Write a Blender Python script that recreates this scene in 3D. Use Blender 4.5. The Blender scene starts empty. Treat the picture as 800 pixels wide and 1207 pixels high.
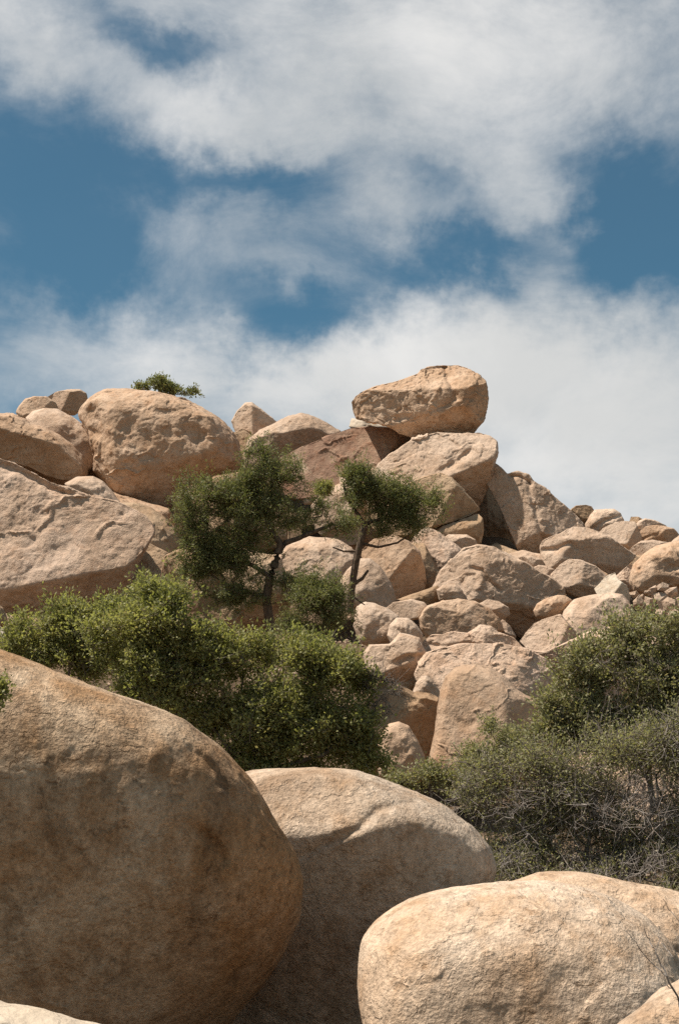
import bpy, math, random
import numpy as np
from mathutils import Vector, Matrix

scene = bpy.context.scene
COL = scene.collection
R = math.radians

# ------------------------------------------------------------------ camera
PW, PH = 800.0, 1207.0
LENS = 50.0
PITCH = R(13.4)
FPX = LENS / 36.0 * PH
CAM = np.array([0.0, 0.0, 1.7])
cam_data = bpy.data.cameras.new("camera")
cam_data.lens = LENS
cam_data.sensor_fit = 'VERTICAL'
cam_data.sensor_height = 36.0
cam_data.sensor_width = 36.0
cam_data.clip_start = 0.05
cam_data.clip_end = 5000.0
cam = bpy.data.objects.new("camera", cam_data)
cam.location = Vector(CAM)
cam.rotation_euler = (R(90) + PITCH, 0, 0)
COL.objects.link(cam)
scene.camera = cam
AX_R = np.array([1.0, 0, 0])
AX_U = np.array([0, -math.sin(PITCH), math.cos(PITCH)])
AX_F = np.array([0, math.cos(PITCH), math.sin(PITCH)])

def at(px, py, d):
    """world point at depth d (metres along the view axis) seen at a photo position"""
    return CAM + d * (AX_F + AX_R * (px - PW / 2) / FPX + AX_U * (PH / 2 - py) / FPX)

def hgt(py, d):
    return CAM[2] + d * math.tan(PITCH + math.atan((PH / 2 - py) / FPX))

# ------------------------------------------------------------------ exposure, sun, sky
scene.view_settings.view_transform = 'Standard'
scene.view_settings.look = 'None'
scene.view_settings.exposure = 0.50
scene.view_settings.gamma = 1.0
scene.view_settings.use_curve_mapping = False
scene.cycles.max_bounces = 6
scene.cycles.diffuse_bounces = 3
scene.cycles.transmission_bounces = 3
scene.cycles.transparent_max_bounces = 4
scene.cycles.use_denoising = False

SUN = np.array([-0.48, -0.13, 0.86]); SUN = SUN / np.linalg.norm(SUN)
sd = bpy.data.lights.new("sun", 'SUN')
sd.energy = 5.0
sd.angle = R(0.6)
sd.color = (1.0, 0.93, 0.83)
so = bpy.data.objects.new("sun", sd)
so.rotation_euler = Vector(-SUN).to_track_quat('-Z', 'Y').to_euler()
so.location = (-30, 0, 60)
COL.objects.link(so)

# ---- node helper
class NT:
    def __init__(self, tree):
        self.t = tree; self.n = tree.nodes; self.l = tree.links
        self.n.clear()
    def node(self, typ, **kw):
        nd = self.n.new(typ)
        for k, v in kw.items():
            setattr(nd, k, v)
        return nd
    def put(self, sock, v):
        if isinstance(v, bpy.types.NodeSocket):
            self.l.new(v, sock)
        else:
            sock.default_value = v
    def math(self, op, a, b=None, c=None, clamp=False):
        nd = self.node('ShaderNodeMath', operation=op); nd.use_clamp = clamp
        self.put(nd.inputs[0], a)
        if b is not None: self.put(nd.inputs[1], b)
        if c is not None: self.put(nd.inputs[2], c)
        return nd.outputs[0]
    def vmath(self, op, a, b=None):
        nd = self.node('ShaderNodeVectorMath', operation=op)
        self.put(nd.inputs[0], a)
        if b is not None: self.put(nd.inputs[1], b)
        return nd.outputs[0]
    def noise(self, vec, scale, detail=4.0, rough=0.55, dist=0.0, out=0):
        nd = self.node('ShaderNodeTexNoise')
        self.put(nd.inputs['Vector'], vec)
        nd.inputs['Scale'].default_value = scale
        nd.inputs['Detail'].default_value = detail
        nd.inputs['Roughness'].default_value = rough
        nd.inputs['Distortion'].default_value = dist
        return nd.outputs[out]
    def remap(self, v, a, b, c=0.0, d=1.0, smooth=True):
        nd = self.node('ShaderNodeMapRange')
        if smooth: nd.interpolation_type = 'SMOOTHSTEP'
        self.put(nd.inputs[0], v)
        for i, x in enumerate((a, b, c, d)): nd.inputs[1 + i].default_value = x
        return nd.outputs[0]
    def mix(self, f, a, b, blend='MIX'):
        nd = self.node('ShaderNodeMix'); nd.data_type = 'RGBA'; nd.blend_type = blend
        self.put(nd.inputs[0], f)
        for s, v in ((6, a), (7, b)):
            if not isinstance(v, bpy.types.NodeSocket) and len(v) == 3: v = (*v, 1.0)
            self.put(nd.inputs[s], v)
        return nd.outputs[2]

# ---- world: Nishita sky with broken cloud laid out by azimuth and elevation
world = bpy.data.worlds.new("World")
scene.world = world
world.use_nodes = True
W = NT(world.node_tree)
sky = W.node('ShaderNodeTexSky', sky_type='NISHITA')
sky.sun_disc = False
sky.sun_elevation = math.asin(SUN[2])
sky.sun_rotation = math.atan2(SUN[0], SUN[1])
sky.altitude = 1300
sky.air_density = 1.0
sky.dust_density = 0.6
sky.ozone_density = 3.0
tc = W.node('ShaderNodeTexCoord')
dirv = tc.outputs['Generated']
sep = W.node('ShaderNodeSeparateXYZ'); W.l.new(dirv, sep.inputs[0])
warp1 = W.noise(dirv, 5.0, 6, 0.6, 0.0, out=1)
warp2 = W.noise(dirv, 16.0, 6, 0.65, 0.0, out=1)
sw1 = W.node('ShaderNodeSeparateXYZ'); W.l.new(warp1, sw1.inputs[0])
sw2 = W.node('ShaderNodeSeparateXYZ'); W.l.new(warp2, sw2.inputs[0])
az = W.math('ARCTAN2', sep.outputs[0], sep.outputs[1])
el = W.math('ARCSINE', sep.outputs[2])
def warped(a, s1, s2, k1=0.16, k2=0.07):
    a = W.math('MULTIPLY_ADD', W.math('SUBTRACT', s1, 0.5), k1, a)
    return W.math('MULTIPLY_ADD', W.math('SUBTRACT', s2, 0.5), k2, a)
azw = warped(az, sw1.outputs[0], sw2.outputs[0])
elw = warped(el, sw1.outputs[1], sw2.outputs[1])
# cloud banks and gaps: (photo x, photo y, half width, half height, tilt deg, amount)
BANKS = [
    (430, 70, 330, 85, 8, 0.72), (270, 165, 130, 48, 15, 0.75), (40, 20, 95, 45, 20, 0.75),
    (620, 60, 250, 85, 0, 0.6), (790, 50, 110, 60, 0, 0.35), (490, 262, 80, 40, 10, 0.5),
    (672, 265, 46, 62, 25, 0.95), (205, 300, 55, 60, -20, 0.4), (350, 325, 90, 26, 12, 0.35),
    (610, 445, 230, 55, 5, 0.6), (700, 530, 260, 125, 0, 1.35), (90, 445, 170, 50, 0, 0.55),
    (300, 470, 150, 45, 0, 0.55), (480, 470, 120, 60, 0, 0.6), (640, 205, 50, 40, 30, 0.4),
    (765, 200, 90, 75, 20, -1.15), (770, 310, 105, 48, 0, -1.2), (70, 210, 150, 90, 10, -0.85),
    (205, 50, 90, 32, 12, -1.15), (330, 245, 110, 26, 8, -0.7), (40, 330, 90, 50, 0, -0.5),
    (580, 322, 90, 26, -10, -0.8), (370, 390, 100, 38, -10, -0.85), (560, 220, 60, 22, 10, -0.35), (420, 225, 60, 20, 0, -0.3), (120, 330, 60, 60, 0, -0.5), (270, 360, 120, 45, 15, -0.45), (200, 235, 120, 30, 12, -0.5), (450, 330, 90, 40, 0, -0.3),
]
total = None
for (px, py, rx, ry, tilt, amt) in BANKS:
    p = at(px, py, 1.0) - CAM; p = p / np.linalg.norm(p)
    a0 = math.atan2(p[0], p[1]); e0 = math.asin(p[2])
    ca, sa = math.cos(R(tilt)), math.sin(R(tilt))
    dx = W.math('SUBTRACT', azw, a0); dy = W.math('SUBTRACT', elw, e0)
    # tilt is clockwise in the sky (photo y runs down)
    u = W.math('SUBTRACT', W.math('MULTIPLY', dx, ca * FPX / rx), W.math('MULTIPLY', dy, sa * FPX / rx))
    v = W.math('ADD', W.math('MULTIPLY', dx, sa * FPX / ry), W.math('MULTIPLY', dy, ca * FPX / ry))
    r2 = W.math('ADD', W.math('MULTIPLY', u, u), W.math('MULTIPLY', v, v))
    g = W.math('MULTIPLY', W.math('EXPONENT', W.math('MULTIPLY', r2, -0.75)), amt)
    total = g if total is None else W.math('ADD', total, g)
wisp = W.noise(W.vmath('MULTIPLY', dirv, (1.0, 1.0, 1.9)), 6.5, 12, 0.66, 0.35)
wisp_big = W.noise(dirv, 3.2, 4, 0.5, 0.2)
m = W.math('ADD', total, W.math('MULTIPLY', W.math('SUBTRACT', wisp, 0.5), 2.5))
m = W.math('ADD', m, W.math('MULTIPLY', W.math('SUBTRACT', wisp_big, 0.5), 0.5))
cover = W.remap(m, -0.80, 1.75, 0.03, 0.98)
blue = W.mix(1.0, sky.outputs[0], (0.50, 0.88, 0.80), 'MULTIPLY')
cl_var = W.noise(dirv, 6.0, 6, 0.55, 0.3)
cloud_col = W.mix(W.remap(cl_var, 0.35, 0.68), (6.9, 6.95, 6.85), (8.6, 8.5, 8.3))
col = W.mix(cover, blue, cloud_col)
bg = W.node('ShaderNodeBackground')
W.l.new(col, bg.inputs[0]); bg.inputs[1].default_value = 0.07
wo = W.node('ShaderNodeOutputWorld'); W.l.new(bg.outputs[0], wo.inputs[0])

# ------------------------------------------------------------------ noise in numpy
def _h(ix, iy, iz, seed):
    n = (ix.astype(np.int64) * 374761393 + iy.astype(np.int64) * 668265263 + iz.astype(np.int64) * 2147483647 + seed * 144665) & 0xFFFFFFFF
    n = ((n ^ (n >> 13)) * 1274126177) & 0xFFFFFFFF
    n = ((n ^ (n >> 16)) * 2246822519) & 0xFFFFFFFF
    return (n ^ (n >> 15)) & 0xFFFFFFFF
_G = np.random.RandomState(7).normal(size=(256, 3)); _G /= np.linalg.norm(_G, axis=1)[:, None]
def perlin(p, seed=0):
    i = np.floor(p).astype(np.int64); f = p - i
    w = f * f * f * (f * (f * 6 - 15) + 10)
    out = np.zeros(len(p))
    for cx in (0, 1):
        for cy in (0, 1):
            for cz in (0, 1):
                g = _G[_h(i[:, 0] + cx, i[:, 1] + cy, i[:, 2] + cz, seed) & 255]
                d = (g * (f - np.array([cx, cy, cz]))).sum(1)
                out += d * (w[:, 0] if cx else 1 - w[:, 0]) * (w[:, 1] if cy else 1 - w[:, 1]) * (w[:, 2] if cz else 1 - w[:, 2])
    return out * 1.5
def fbm(p, octs=4, seed=0, gain=0.5):
    o = np.zeros(len(p)); a = 1.0
    for k in range(octs):
        o += a * perlin(p * (2.03 ** k) + k * 17.3, seed + k); a *= gain
    return o
def ridged(p, octs=4, seed=0, gain=0.5):
    o = np.zeros(len(p)); a = 1.0
    for k in range(octs):
        o += a * (0.35 - np.abs(perlin(p * (2.03 ** k) + k * 11.1, seed + k))); a *= gain
    return o

def cells(p, seed=0):
    """chipped relief: every cell is a little tilted plane"""
    i = np.floor(p - 0.5).astype(np.int64)
    best = np.full(len(p), 1e9); val = np.zeros(len(p))
    for cx in (0, 1):
        for cy in (0, 1):
            for cz in (0, 1):
                a, b, c = i[:, 0] + cx, i[:, 1] + cy, i[:, 2] + cz
                h1 = _h(a, b, c, seed); h2 = _h(a, b, c, seed + 31); h3 = _h(a, b, c, seed + 57)
                fp = np.stack([a + (h1 & 1023) / 1023, b + (h2 & 1023) / 1023, c + (h3 & 1023) / 1023], 1)
                dv = p - fp; d = (dv * dv).sum(1)
                g = _G[(h1 >> 12) & 255]
                m = d < best
                best[m] = d[m]; val[m] = (dv * g).sum(1)[m] + ((h2[m] >> 12) & 255) / 255 * 0.5 - 0.25
    return val

# ------------------------------------------------------------------ materials
def rock_material(name, light, dark, warm, stain, stain_amt=0.4, grain=45.0, bump=0.5, speck=0.25, pale=0.25, bdist=0.03, palecol=None, pth=0.52, fs=1.0):
    m = bpy.data.materials.new(name); m.use_nodes = True
    N = NT(m.node_tree)
    tcn = N.node('ShaderNodeTexCoord'); oi = N.node('ShaderNodeObjectInfo')
    rnd = oi.outputs['Random']
    cmb = N.node('ShaderNodeCombineXYZ')
    N.put(cmb.inputs[0], N.math('MULTIPLY', rnd, 91.0)); N.put(cmb.inputs[1], N.math('MULTIPLY', rnd, 57.0)); N.put(cmb.inputs[2], N.math('MULTIPLY', rnd, 33.0))
    P = N.vmath('ADD', tcn.outputs['Object'], cmb.outputs[0])
    PF = N.vmath('MULTIPLY', P, (fs, fs, fs))
    big = N.noise(PF, 0.55, 5, 0.6, 0.5)
    mid = N.noise(PF, 2.3, 8, 0.62, 0.3)
    fine = N.noise(P, 11.0, 6, 0.65)
    gr = N.noise(P, grain, 4, 0.7)
    c = N.mix(N.remap(big, 0.36, 0.64), light, dark)
    c = N.mix(N.math('MULTIPLY', N.remap(mid, 0.47, 0.70), 0.65), c, warm)
    streak = N.noise(N.vmath('MULTIPLY', PF, (1.6, 1.6, 0.45)), 0.9, 7, 0.65, 0.4)
    c = N.mix(N.math('MULTIPLY', N.remap(streak, 0.48, 0.70), stain_amt), c, stain)
    # pale mineral bloom
    bl = N.noise(N.vmath('ADD', PF, (13.0, 5.0, 2.0)), 1.4, 9, 0.7, 0.2)
    c = N.mix(N.math('MULTIPLY', N.remap(bl, pth, pth + 0.16), pale), c, palecol or tuple(min(1, x * 1.25 + 0.03) for x in light))
    val = N.math('ADD', N.math('MULTIPLY', N.math('SUBTRACT', gr, 0.5), speck * 2.4), N.math('MULTIPLY', N.math('SUBTRACT', fine, 0.5), 0.55))
    gr2 = N.noise(P, grain * 0.42, 3, 0.6)
    val = N.math('ADD', val, N.math('MULTIPLY', N.math('SUBTRACT', gr2, 0.5), speck * 2.0))
    val = N.math('ADD', val, 1.0)
    val = N.math('MULTIPLY', val, N.remap(rnd, 0.0, 1.0, 0.90, 1.08, smooth=False))
    spots = N.noise(N.vmath('ADD', PF, (3.0, 41.0, 7.0)), 7.0, 5, 0.7)
    sp_area = N.noise(N.vmath('ADD', PF, (23.0, 1.0, 17.0)), 0.9, 3, 0.5)
    c = N.mix(N.math('MULTIPLY', N.math('MULTIPLY', N.remap(spots, 0.56, 0.68), N.remap(sp_area, 0.42, 0.62)), 0.6), c, stain)
    vc = N.node('ShaderNodeCombineXYZ')
    for k in range(3): N.put(vc.inputs[k], val)
    c = N.mix(1.0, c, vc.outputs[0], 'MULTIPLY')
    vor = N.node('ShaderNodeTexVoronoi'); N.put(vor.inputs['Vector'], P); vor.inputs['Scale'].default_value = grain * 0.75
    pits = N.remap(vor.outputs['Distance'], 0.05, 0.55, 0.0, 1.0)
    hb = N.math('ADD', N.math('MULTIPLY', gr, 0.7), N.math('MULTIPLY', fine, 0.55))
    hb = N.math('ADD', hb, N.math('MULTIPLY', mid, 0.55))
    hb = N.math('ADD', hb, N.math('MULTIPLY', gr2, 0.8))
    hb = N.math('ADD', hb, N.math('MULTIPLY', pits, -0.10))
    fl = N.noise(N.vmath('ADD', PF, (5.0, 3.0, 29.0)), 1.5, 7, 0.55, 0.4)
    hb = N.math('ADD', hb, N.math('MULTIPLY', N.remap(fl, 0.50, 0.52), 0.5))
    hb = N.math('ADD', hb, N.math('MULTIPLY', N.remap(fl, 0.60, 0.615), 0.4))
    hb = N.math('SUBTRACT', hb, N.math('MULTIPLY', N.remap(spots, 0.58, 0.66), 0.35))
    bp = N.node('ShaderNodeBump'); bp.inputs['Strength'].default_value = bump; bp.inputs['Distance'].default_value = bdist
    N.put(bp.inputs['Height'], hb)
    bs = N.node('ShaderNodeBsdfPrincipled')
    N.put(bs.inputs['Base Color'], c); bs.inputs['Roughness'].default_value = 0.92
    bs.inputs['Specular IOR Level'].default_value = 0.15
    N.l.new(bp.outputs[0], bs.inputs['Normal'])
    out = N.node('ShaderNodeOutputMaterial'); N.l.new(bs.outputs[0], out.inputs[0])
    return m

MATS = {
    'fore': rock_material('foreground granite', (0.56, 0.435, 0.325), (0.49, 0.35, 0.24), (0.39, 0.235, 0.128), (0.23, 0.13, 0.066), 0.58, 70.0, 0.6, 0.44, 0.35, 0.03, fs=2.0),
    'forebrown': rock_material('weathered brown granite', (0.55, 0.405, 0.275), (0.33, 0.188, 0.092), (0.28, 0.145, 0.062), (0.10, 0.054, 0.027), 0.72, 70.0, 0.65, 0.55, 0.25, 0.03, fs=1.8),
    'tan': rock_material('tan granite', (0.52, 0.385, 0.285), (0.45, 0.315, 0.22), (0.40, 0.255, 0.16), (0.24, 0.15, 0.09), 0.32, 26.0, 0.5, 0.19, 0.4, 0.05),
    'orange': rock_material('orange granite', (0.49, 0.345, 0.24), (0.42, 0.275, 0.175), (0.38, 0.22, 0.125), (0.20, 0.115, 0.062), 0.45, 26.0, 0.5, 0.19, 0.3, 0.05),
    'pink': rock_material('pinkish granite', (0.53, 0.385, 0.285), (0.48, 0.335, 0.235), (0.42, 0.26, 0.165), (0.25, 0.15, 0.09), 0.25, 26.0, 0.55, 0.19, 0.35, 0.06),
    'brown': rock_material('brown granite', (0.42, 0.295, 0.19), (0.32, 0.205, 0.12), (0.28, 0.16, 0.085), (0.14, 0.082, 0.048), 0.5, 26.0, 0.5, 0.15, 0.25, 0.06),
    'pale': rock_material('pale granite', (0.55, 0.455, 0.355), (0.50, 0.40, 0.295), (0.45, 0.33, 0.225), (0.32, 0.225, 0.145), 0.2, 26.0, 0.35, 0.10, 0.3, 0.04),
    'varnish': rock_material('dark desert varnish', (0.34, 0.225, 0.155), (0.23, 0.135, 0.092), (0.28, 0.135, 0.078), (0.12, 0.07, 0.05), 0.4, 26.0, 0.5, 0.19, 0.85, 0.05, (0.48, 0.36, 0.255), 0.555),
}

# ------------------------------------------------------------------ boulders
_sph = {}
def cubesphere(n):
    if n in _sph: return _sph[n]
    t = np.tan(np.linspace(-math.pi / 4, math.pi / 4, n + 1))
    a, b = np.meshgrid(t, t, indexing='ij'); o = np.ones_like(a)
    faces = [(o, a, b), (-o, -a, b), (-a, o, b), (a, -o, b), (b, a, -o)[::1], (-b, a, o)]
    pts = []; quads = []; base = 0
    for f in faces:
        p = np.stack([x.ravel() for x in f], 1)
        pts.append(p)
        i, j = np.meshgrid(np.arange(n), np.arange(n), indexing='ij')
        q0 = (i * (n + 1) + j).ravel() + base
        q = np.stack([q0, q0 + n + 1, q0 + n + 2, q0 + 1], 1)
        # outward orientation
        c = p[(q[0] - base)]
        nrm = np.cross(c[1] - c[0], c[2] - c[1])
        if nrm.dot(c.mean(0)) < 0: q = q[:, ::-1]
        quads.append(q); base += (n + 1) ** 2
    p = np.concatenate(pts); p /= np.linalg.norm(p, axis=1)[:, None]
    q = np.concatenate(quads)
    _, idx, inv = np.unique(np.round(p * 1e5).astype(np.int64), axis=0, return_index=True, return_inverse=True)
    inv = inv.ravel()
    _sph[n] = (p[idx], inv[q])
    return _sph[n]

def make_mesh(name, verts, faces, smooth=True):
    me = bpy.data.meshes.new(name)
    faces = np.asarray(faces)
    k = faces.shape[1]
    me.vertices.add(len(verts)); me.vertices.foreach_set('co', np.ascontiguousarray(verts, dtype=np.float32).ravel())
    me.loops.add(faces.size); me.loops.foreach_set('vertex_index', faces.astype(np.int32).ravel())
    me.polygons.add(len(faces)); me.polygons.foreach_set('loop_start', np.arange(0, faces.size, k, dtype=np.int32))
    me.polygons.foreach_set('use_smooth', np.full(len(faces), smooth, dtype=bool))
    me.update(calc_edges=True)
    return me

def tag(o, label=None, cat=None, group=None, kind=None):
    for k, v in (('label', label), ('category', cat), ('group', group), ('kind', kind)):
        if v: o[k] = v
    return o

def link(name, me, mat, parent=None, loc=None):
    o = bpy.data.objects.new(name, me)
    COL.objects.link(o)
    if mat: me.materials.append(mat)
    if parent: o.parent = parent
    if loc is not None: o.location = loc
    return o

def vnormals(verts, quads):
    n = np.cross(verts[quads[:, 2]] - verts[quads[:, 0]], verts[quads[:, 3]] - verts[quads[:, 1]])
    out = np.zeros_like(verts)
    for k in range(4):
        for c in range(3):
            out[:, c] += np.bincount(quads[:, k], n[:, c], len(verts))
    return out / np.maximum(np.linalg.norm(out, axis=1), 1e-12)[:, None]

def poly_dist(u, v, pl):
    """distance to a polyline and signed side (positive = below the line going left to right)"""
    best = np.full(len(u), 1e9); side = np.zeros(len(u)); along = np.zeros(len(u))
    L = len(pl) - 1
    for i in range(L):
        ax, ay = pl[i]; bx, by = pl[i + 1]
        dx, dy = bx - ax, by - ay; l2 = dx * dx + dy * dy
        t = ((u - ax) * dx + (v - ay) * dy) / l2
        tc_ = np.clip(t, 0, 1)
        d = np.hypot(u - ax - tc_ * dx, v - ay - tc_ * dy)
        s = np.sign(dx * (v - ay) - dy * (u - ax))
        m_ = d < best
        best[m_] = d[m_]; side[m_] = s[m_]; along[m_] = ((i + t[m_]) / L)
    return best, side, along

def outline_radius(poly, cx, cy, n=720):
    th = np.linspace(-math.pi, math.pi, n, endpoint=False)
    dx, dy = np.cos(th), np.sin(th)
    r = np.zeros(n)
    P = np.array(poly, float)
    for i in range(len(P)):
        a = P[i] - (cx, cy); b = P[(i + 1) % len(P)] - (cx, cy)
        e = b - a
        det = dx * (-e[1]) - dy * (-e[0])
        with np.errstate(divide='ignore', invalid='ignore'):
            t = (a[0] * (-e[1]) - a[1] * (-e[0])) / det
            s = (dx * a[1] - dy * a[0]) / det
        ok = (t > 0) & (s >= -1e-9) & (s <= 1 + 1e-9) & np.isfinite(t)
        r = np.where(ok, np.maximum(r, t), r)
    bad = r <= 0
    if bad.any(): r[bad] = np.interp(th[bad], th[~bad], r[~bad])
    return th, r

def csmooth(r, w):
    n = len(r); k = np.arange(-n // 2, n - n // 2)
    g = np.exp(-0.5 * (k / w) ** 2); g /= g.sum()
    return np.real(np.fft.ifft(np.fft.fft(r) * np.fft.fft(np.fft.ifftshift(g))))

SEED = [0]
def boulder(poly, d, label, mat='tan', name='boulder', cat='boulder', group=None, T=0.95, p=2.7, lean=0.0, yaw=0.0,
            facets=(), grooves=(), steps=(), rough=1.0, c=None, auto=5, n=None, soft=3.0, lump=1.0, chip=1.0, crack=1.0, planes=(), edge=0.035, swell=1.0, rim=True):
    """A solid boulder: `poly` is its outline measured on the photograph, d its distance; T thickness as a share of its
    mean half-size, lean how far the top slopes back, facets (x, y, nx, ny, cut) flat faces, grooves cracks,
    steps ledges whose lower side is set back."""
    SEED[0] += 1; sd_ = SEED[0]
    rs = np.random.RandomState(sd_ * 13 + 5)
    P = np.array(poly, float)
    x, y = P[:, 0], P[:, 1]; x2, y2 = np.roll(x, -1), np.roll(y, -1)
    cr = x * y2 - x2 * y; A = cr.sum() / 2
    if c is None:
        c = (((x + x2) * cr).sum() / (6 * A), ((y + y2) * cr).sum() / (6 * A))
    cx, cy = c
    Rm = math.sqrt(abs(A) / math.pi)                         # mean half-size in photo px
    s = d / FPX                                              # metres per photo px
    if n is None: n = int(np.clip(Rm * 1.5, 34, 130))
    S, Q = cubesphere(n)
    th, r = outline_radius(poly, cx, cy)
    r_t = csmooth(r, soft * 0.5); r_s = csmooth(r, 30)
    a = np.arctan2(S[:, 1], S[:, 0])
    rt = np.interp(a, np.append(th, math.pi), np.append(r_t, r_t[0]))
    rsm = np.interp(a, np.append(th, math.pi), np.append(r_s, r_s[0]))
    sp = np.hypot(S[:, 0], S[:, 1]); dz = S[:, 2]
    k = (sp ** p + np.abs(dz) ** p) ** (-1 / p)
    sp = sp * k; dz = dz * k
    rad = sp * (rsm + (rt - rsm) * sp ** 1.3)
    u = cx + np.cos(a) * rad; v = cy + np.sin(a) * rad       # photo px on the boulder's own plane
    Tp = T * Rm
    h = dz * Tp
    # low, uneven swelling of the body
    nz = fbm(S * 1.3 + sd_ * 7.7, 3, sd_)
    h = h + np.where(h > 0, 1, 0.6) * nz * 0.16 * Tp * lump * np.abs(dz)
    sh = -lean * (cy - v) + yaw * (u - cx)                  # lean: the top slopes away; yaw > 0: right end nearer
    q = h + sh
    front = h > 0
    allf = [tuple(f) for f in facets]
    for _ in range(auto):
        ang = rs.uniform(0, 2 * math.pi); rr = rs.uniform(0.3, 0.7) * Rm
        fx, fy = cx + math.cos(ang) * rr, cy + math.sin(ang) * rr
        st = rs.uniform(0.3, 1.15)
        allf.append((fx, fy, math.cos(ang) * st, -math.sin(ang) * st, rs.uniform(0.08, 0.28)))
    for (fx, fy, nx, ny, cut) in allf:
        dd = np.where(front, (u - fx) ** 2 + (v - fy) ** 2, 1e12)
        q0 = q[np.argmin(dd)] - cut * Tp
        H = q0 - nx * (u - fx) + ny * (v - fy)
        kk = 0.025 * Tp
        hh = np.clip(0.5 + 0.5 * (q - H) / kk, 0, 1)
        qn = q * (1 - hh) + H * hh - kk * hh * (1 - hh)
        lim = sh + 0.02 * Tp * sp
        qn = np.maximum(qn, np.minimum(lim, q))
        q = np.where(front, qn, q)
    for (fx, fy, nx, ny, hr) in planes:
        H = hr * Rm - nx * (u - fx) + ny * (v - fy)
        kk = edge * Rm
        hh = np.clip(0.5 + 0.5 * (q - H) / kk, 0, 1)
        qn = q * (1 - hh) + H * hh - kk * hh * (1 - hh)
        lim = sh + 0.05 * Tp * (1 - sp)
        qn = np.maximum(qn, np.minimum(lim, q))
        q = np.where(front, qn, q)
    for (pl, wd, dp) in grooves:
        dist, side, al = poly_dist(u, v, pl)
        fade = np.clip(np.minimum(al + 0.15, 1.15 - al) / 0.25, 0, 1)
        q = np.where(front, q - dp * Tp * np.exp(-(dist / wd) ** 2) * fade, q)
    for (pl, wd, dp, run) in steps:
        dist, side, al = poly_dist(u, v, pl)
        fade = np.clip(np.minimum(al + 0.1, 1.1 - al) / 0.25, 0, 1)
        f_ = np.where(side > 0, np.clip(dist / wd, 0, 1) * np.exp(-np.maximum(dist - wd, 0) / run), 0)
        q = np.where(front, q - dp * Tp * f_ * fade, q)
    ctr = at(cx, cy, d)
    tow = CAM - ctr; tow /= np.linalg.norm(tow)
    Vt = ((u - cx) * s)[:, None] * AX_R + ((cy - v) * s)[:, None] * AX_U + (q * s)[:, None] * tow
    Rw = Rm * s
    rimw = np.clip(np.abs(dz) / 0.45, 0.22, 1.0) if rim else 1.0
    # weathering: mid and fine relief along the normals
    for (fr, am, oc, kind) in ((2.2, 0.024 * swell, 3, 'f'), (5.0, 0.008 * rough, 4, 'r'), (16.0, 0.004 * rough, 3, 'f')):
        nn = vnormals(Vt, Q)
        X = Vt / Rw * fr + sd_ * 3.1
        disp = fbm(X, oc, sd_ + 50) if kind == 'f' else ridged(X + 0.25 * fbm(X * 0.7, 2, 9)[:, None], oc, sd_ + 90)
        Vt = Vt + nn * (disp * am * Rw * (rimw if kind == 'r' else 1.0))[:, None]
    nn = vnormals(Vt, Q)
    X = Vt / Rw
    wv = np.stack([fbm(X * 2.5 + k * 9.1, 3, sd_ + k) for k in range(3)], 1)
    if chip > 0:
        disp = cells((X + 0.18 * wv) * np.array([2.2, 2.2, 2.8]) + sd_, sd_) * 0.022 + cells((X + 0.10 * wv) * 5.5 + sd_, sd_ + 5) * 0.012 * max(rough, 0.5)
        Vt = Vt + nn * (disp * chip * Rw * rimw)[:, None]
    if crack > 0:
        iso = perlin((X + 0.12 * wv) * np.array([1.1, 1.1, 1.7]) + sd_ * 1.7, sd_ + 200)
        msk = np.clip(perlin(X * 1.3 + sd_, sd_ + 300) * 3 - 0.2, 0, 1)
        Vt = Vt - nn * (np.exp(-(iso / 0.022) ** 2) * msk * 0.035 * crack * Rw)[:, None]
    me = make_mesh(name, Vt, Q)
    o = link(name, me, MATS[mat], loc=ctr)
    tag(o, label, cat, group)
    return o

HILL = 'boulders piled on the hillside'
SKYL = 'boulders along the skyline'
FORE = 'boulders in the foreground'
RIDGE = 'small rocks along the right skyline'

# ------------------------------------------------------------------ ground
SKX = [-200, 0, 40, 100, 150, 220, 285, 340, 410, 440, 560, 590, 660, 740, 800, 1000]
SKY_ = [500, 492, 500, 500, 470, 485, 540, 510, 520, 520, 525, 565, 605, 625, 635, 690]
DP = [0, 3, 5, 7, 10, 13, 18, 22, 27, 34, 44, 54, 60, 75]
YP = [0, 1800, 1480, 1290, 1150, 1070, 985, 935, 845, 745, 645, 548, 490, 440]
GRID = {}
def ground_z(x, y):
    gx, gy, z = GRID['gx'], GRID['gy'], GRID['z']
    i = np.clip(np.searchsorted(gx, x) - 1, 0, len(gx) - 2); j = np.clip(np.searchsorted(gy, y) - 1, 0, len(gy) - 2)
    a = (x - gx[i]) / (gx[i + 1] - gx[i]); b = (y - gy[j]) / (gy[j + 1] - gy[j])
    return z[i, j] * (1 - a) * (1 - b) + z[i + 1, j] * a * (1 - b) + z[i, j + 1] * (1 - a) * b + z[i + 1, j + 1] * a * b

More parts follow.
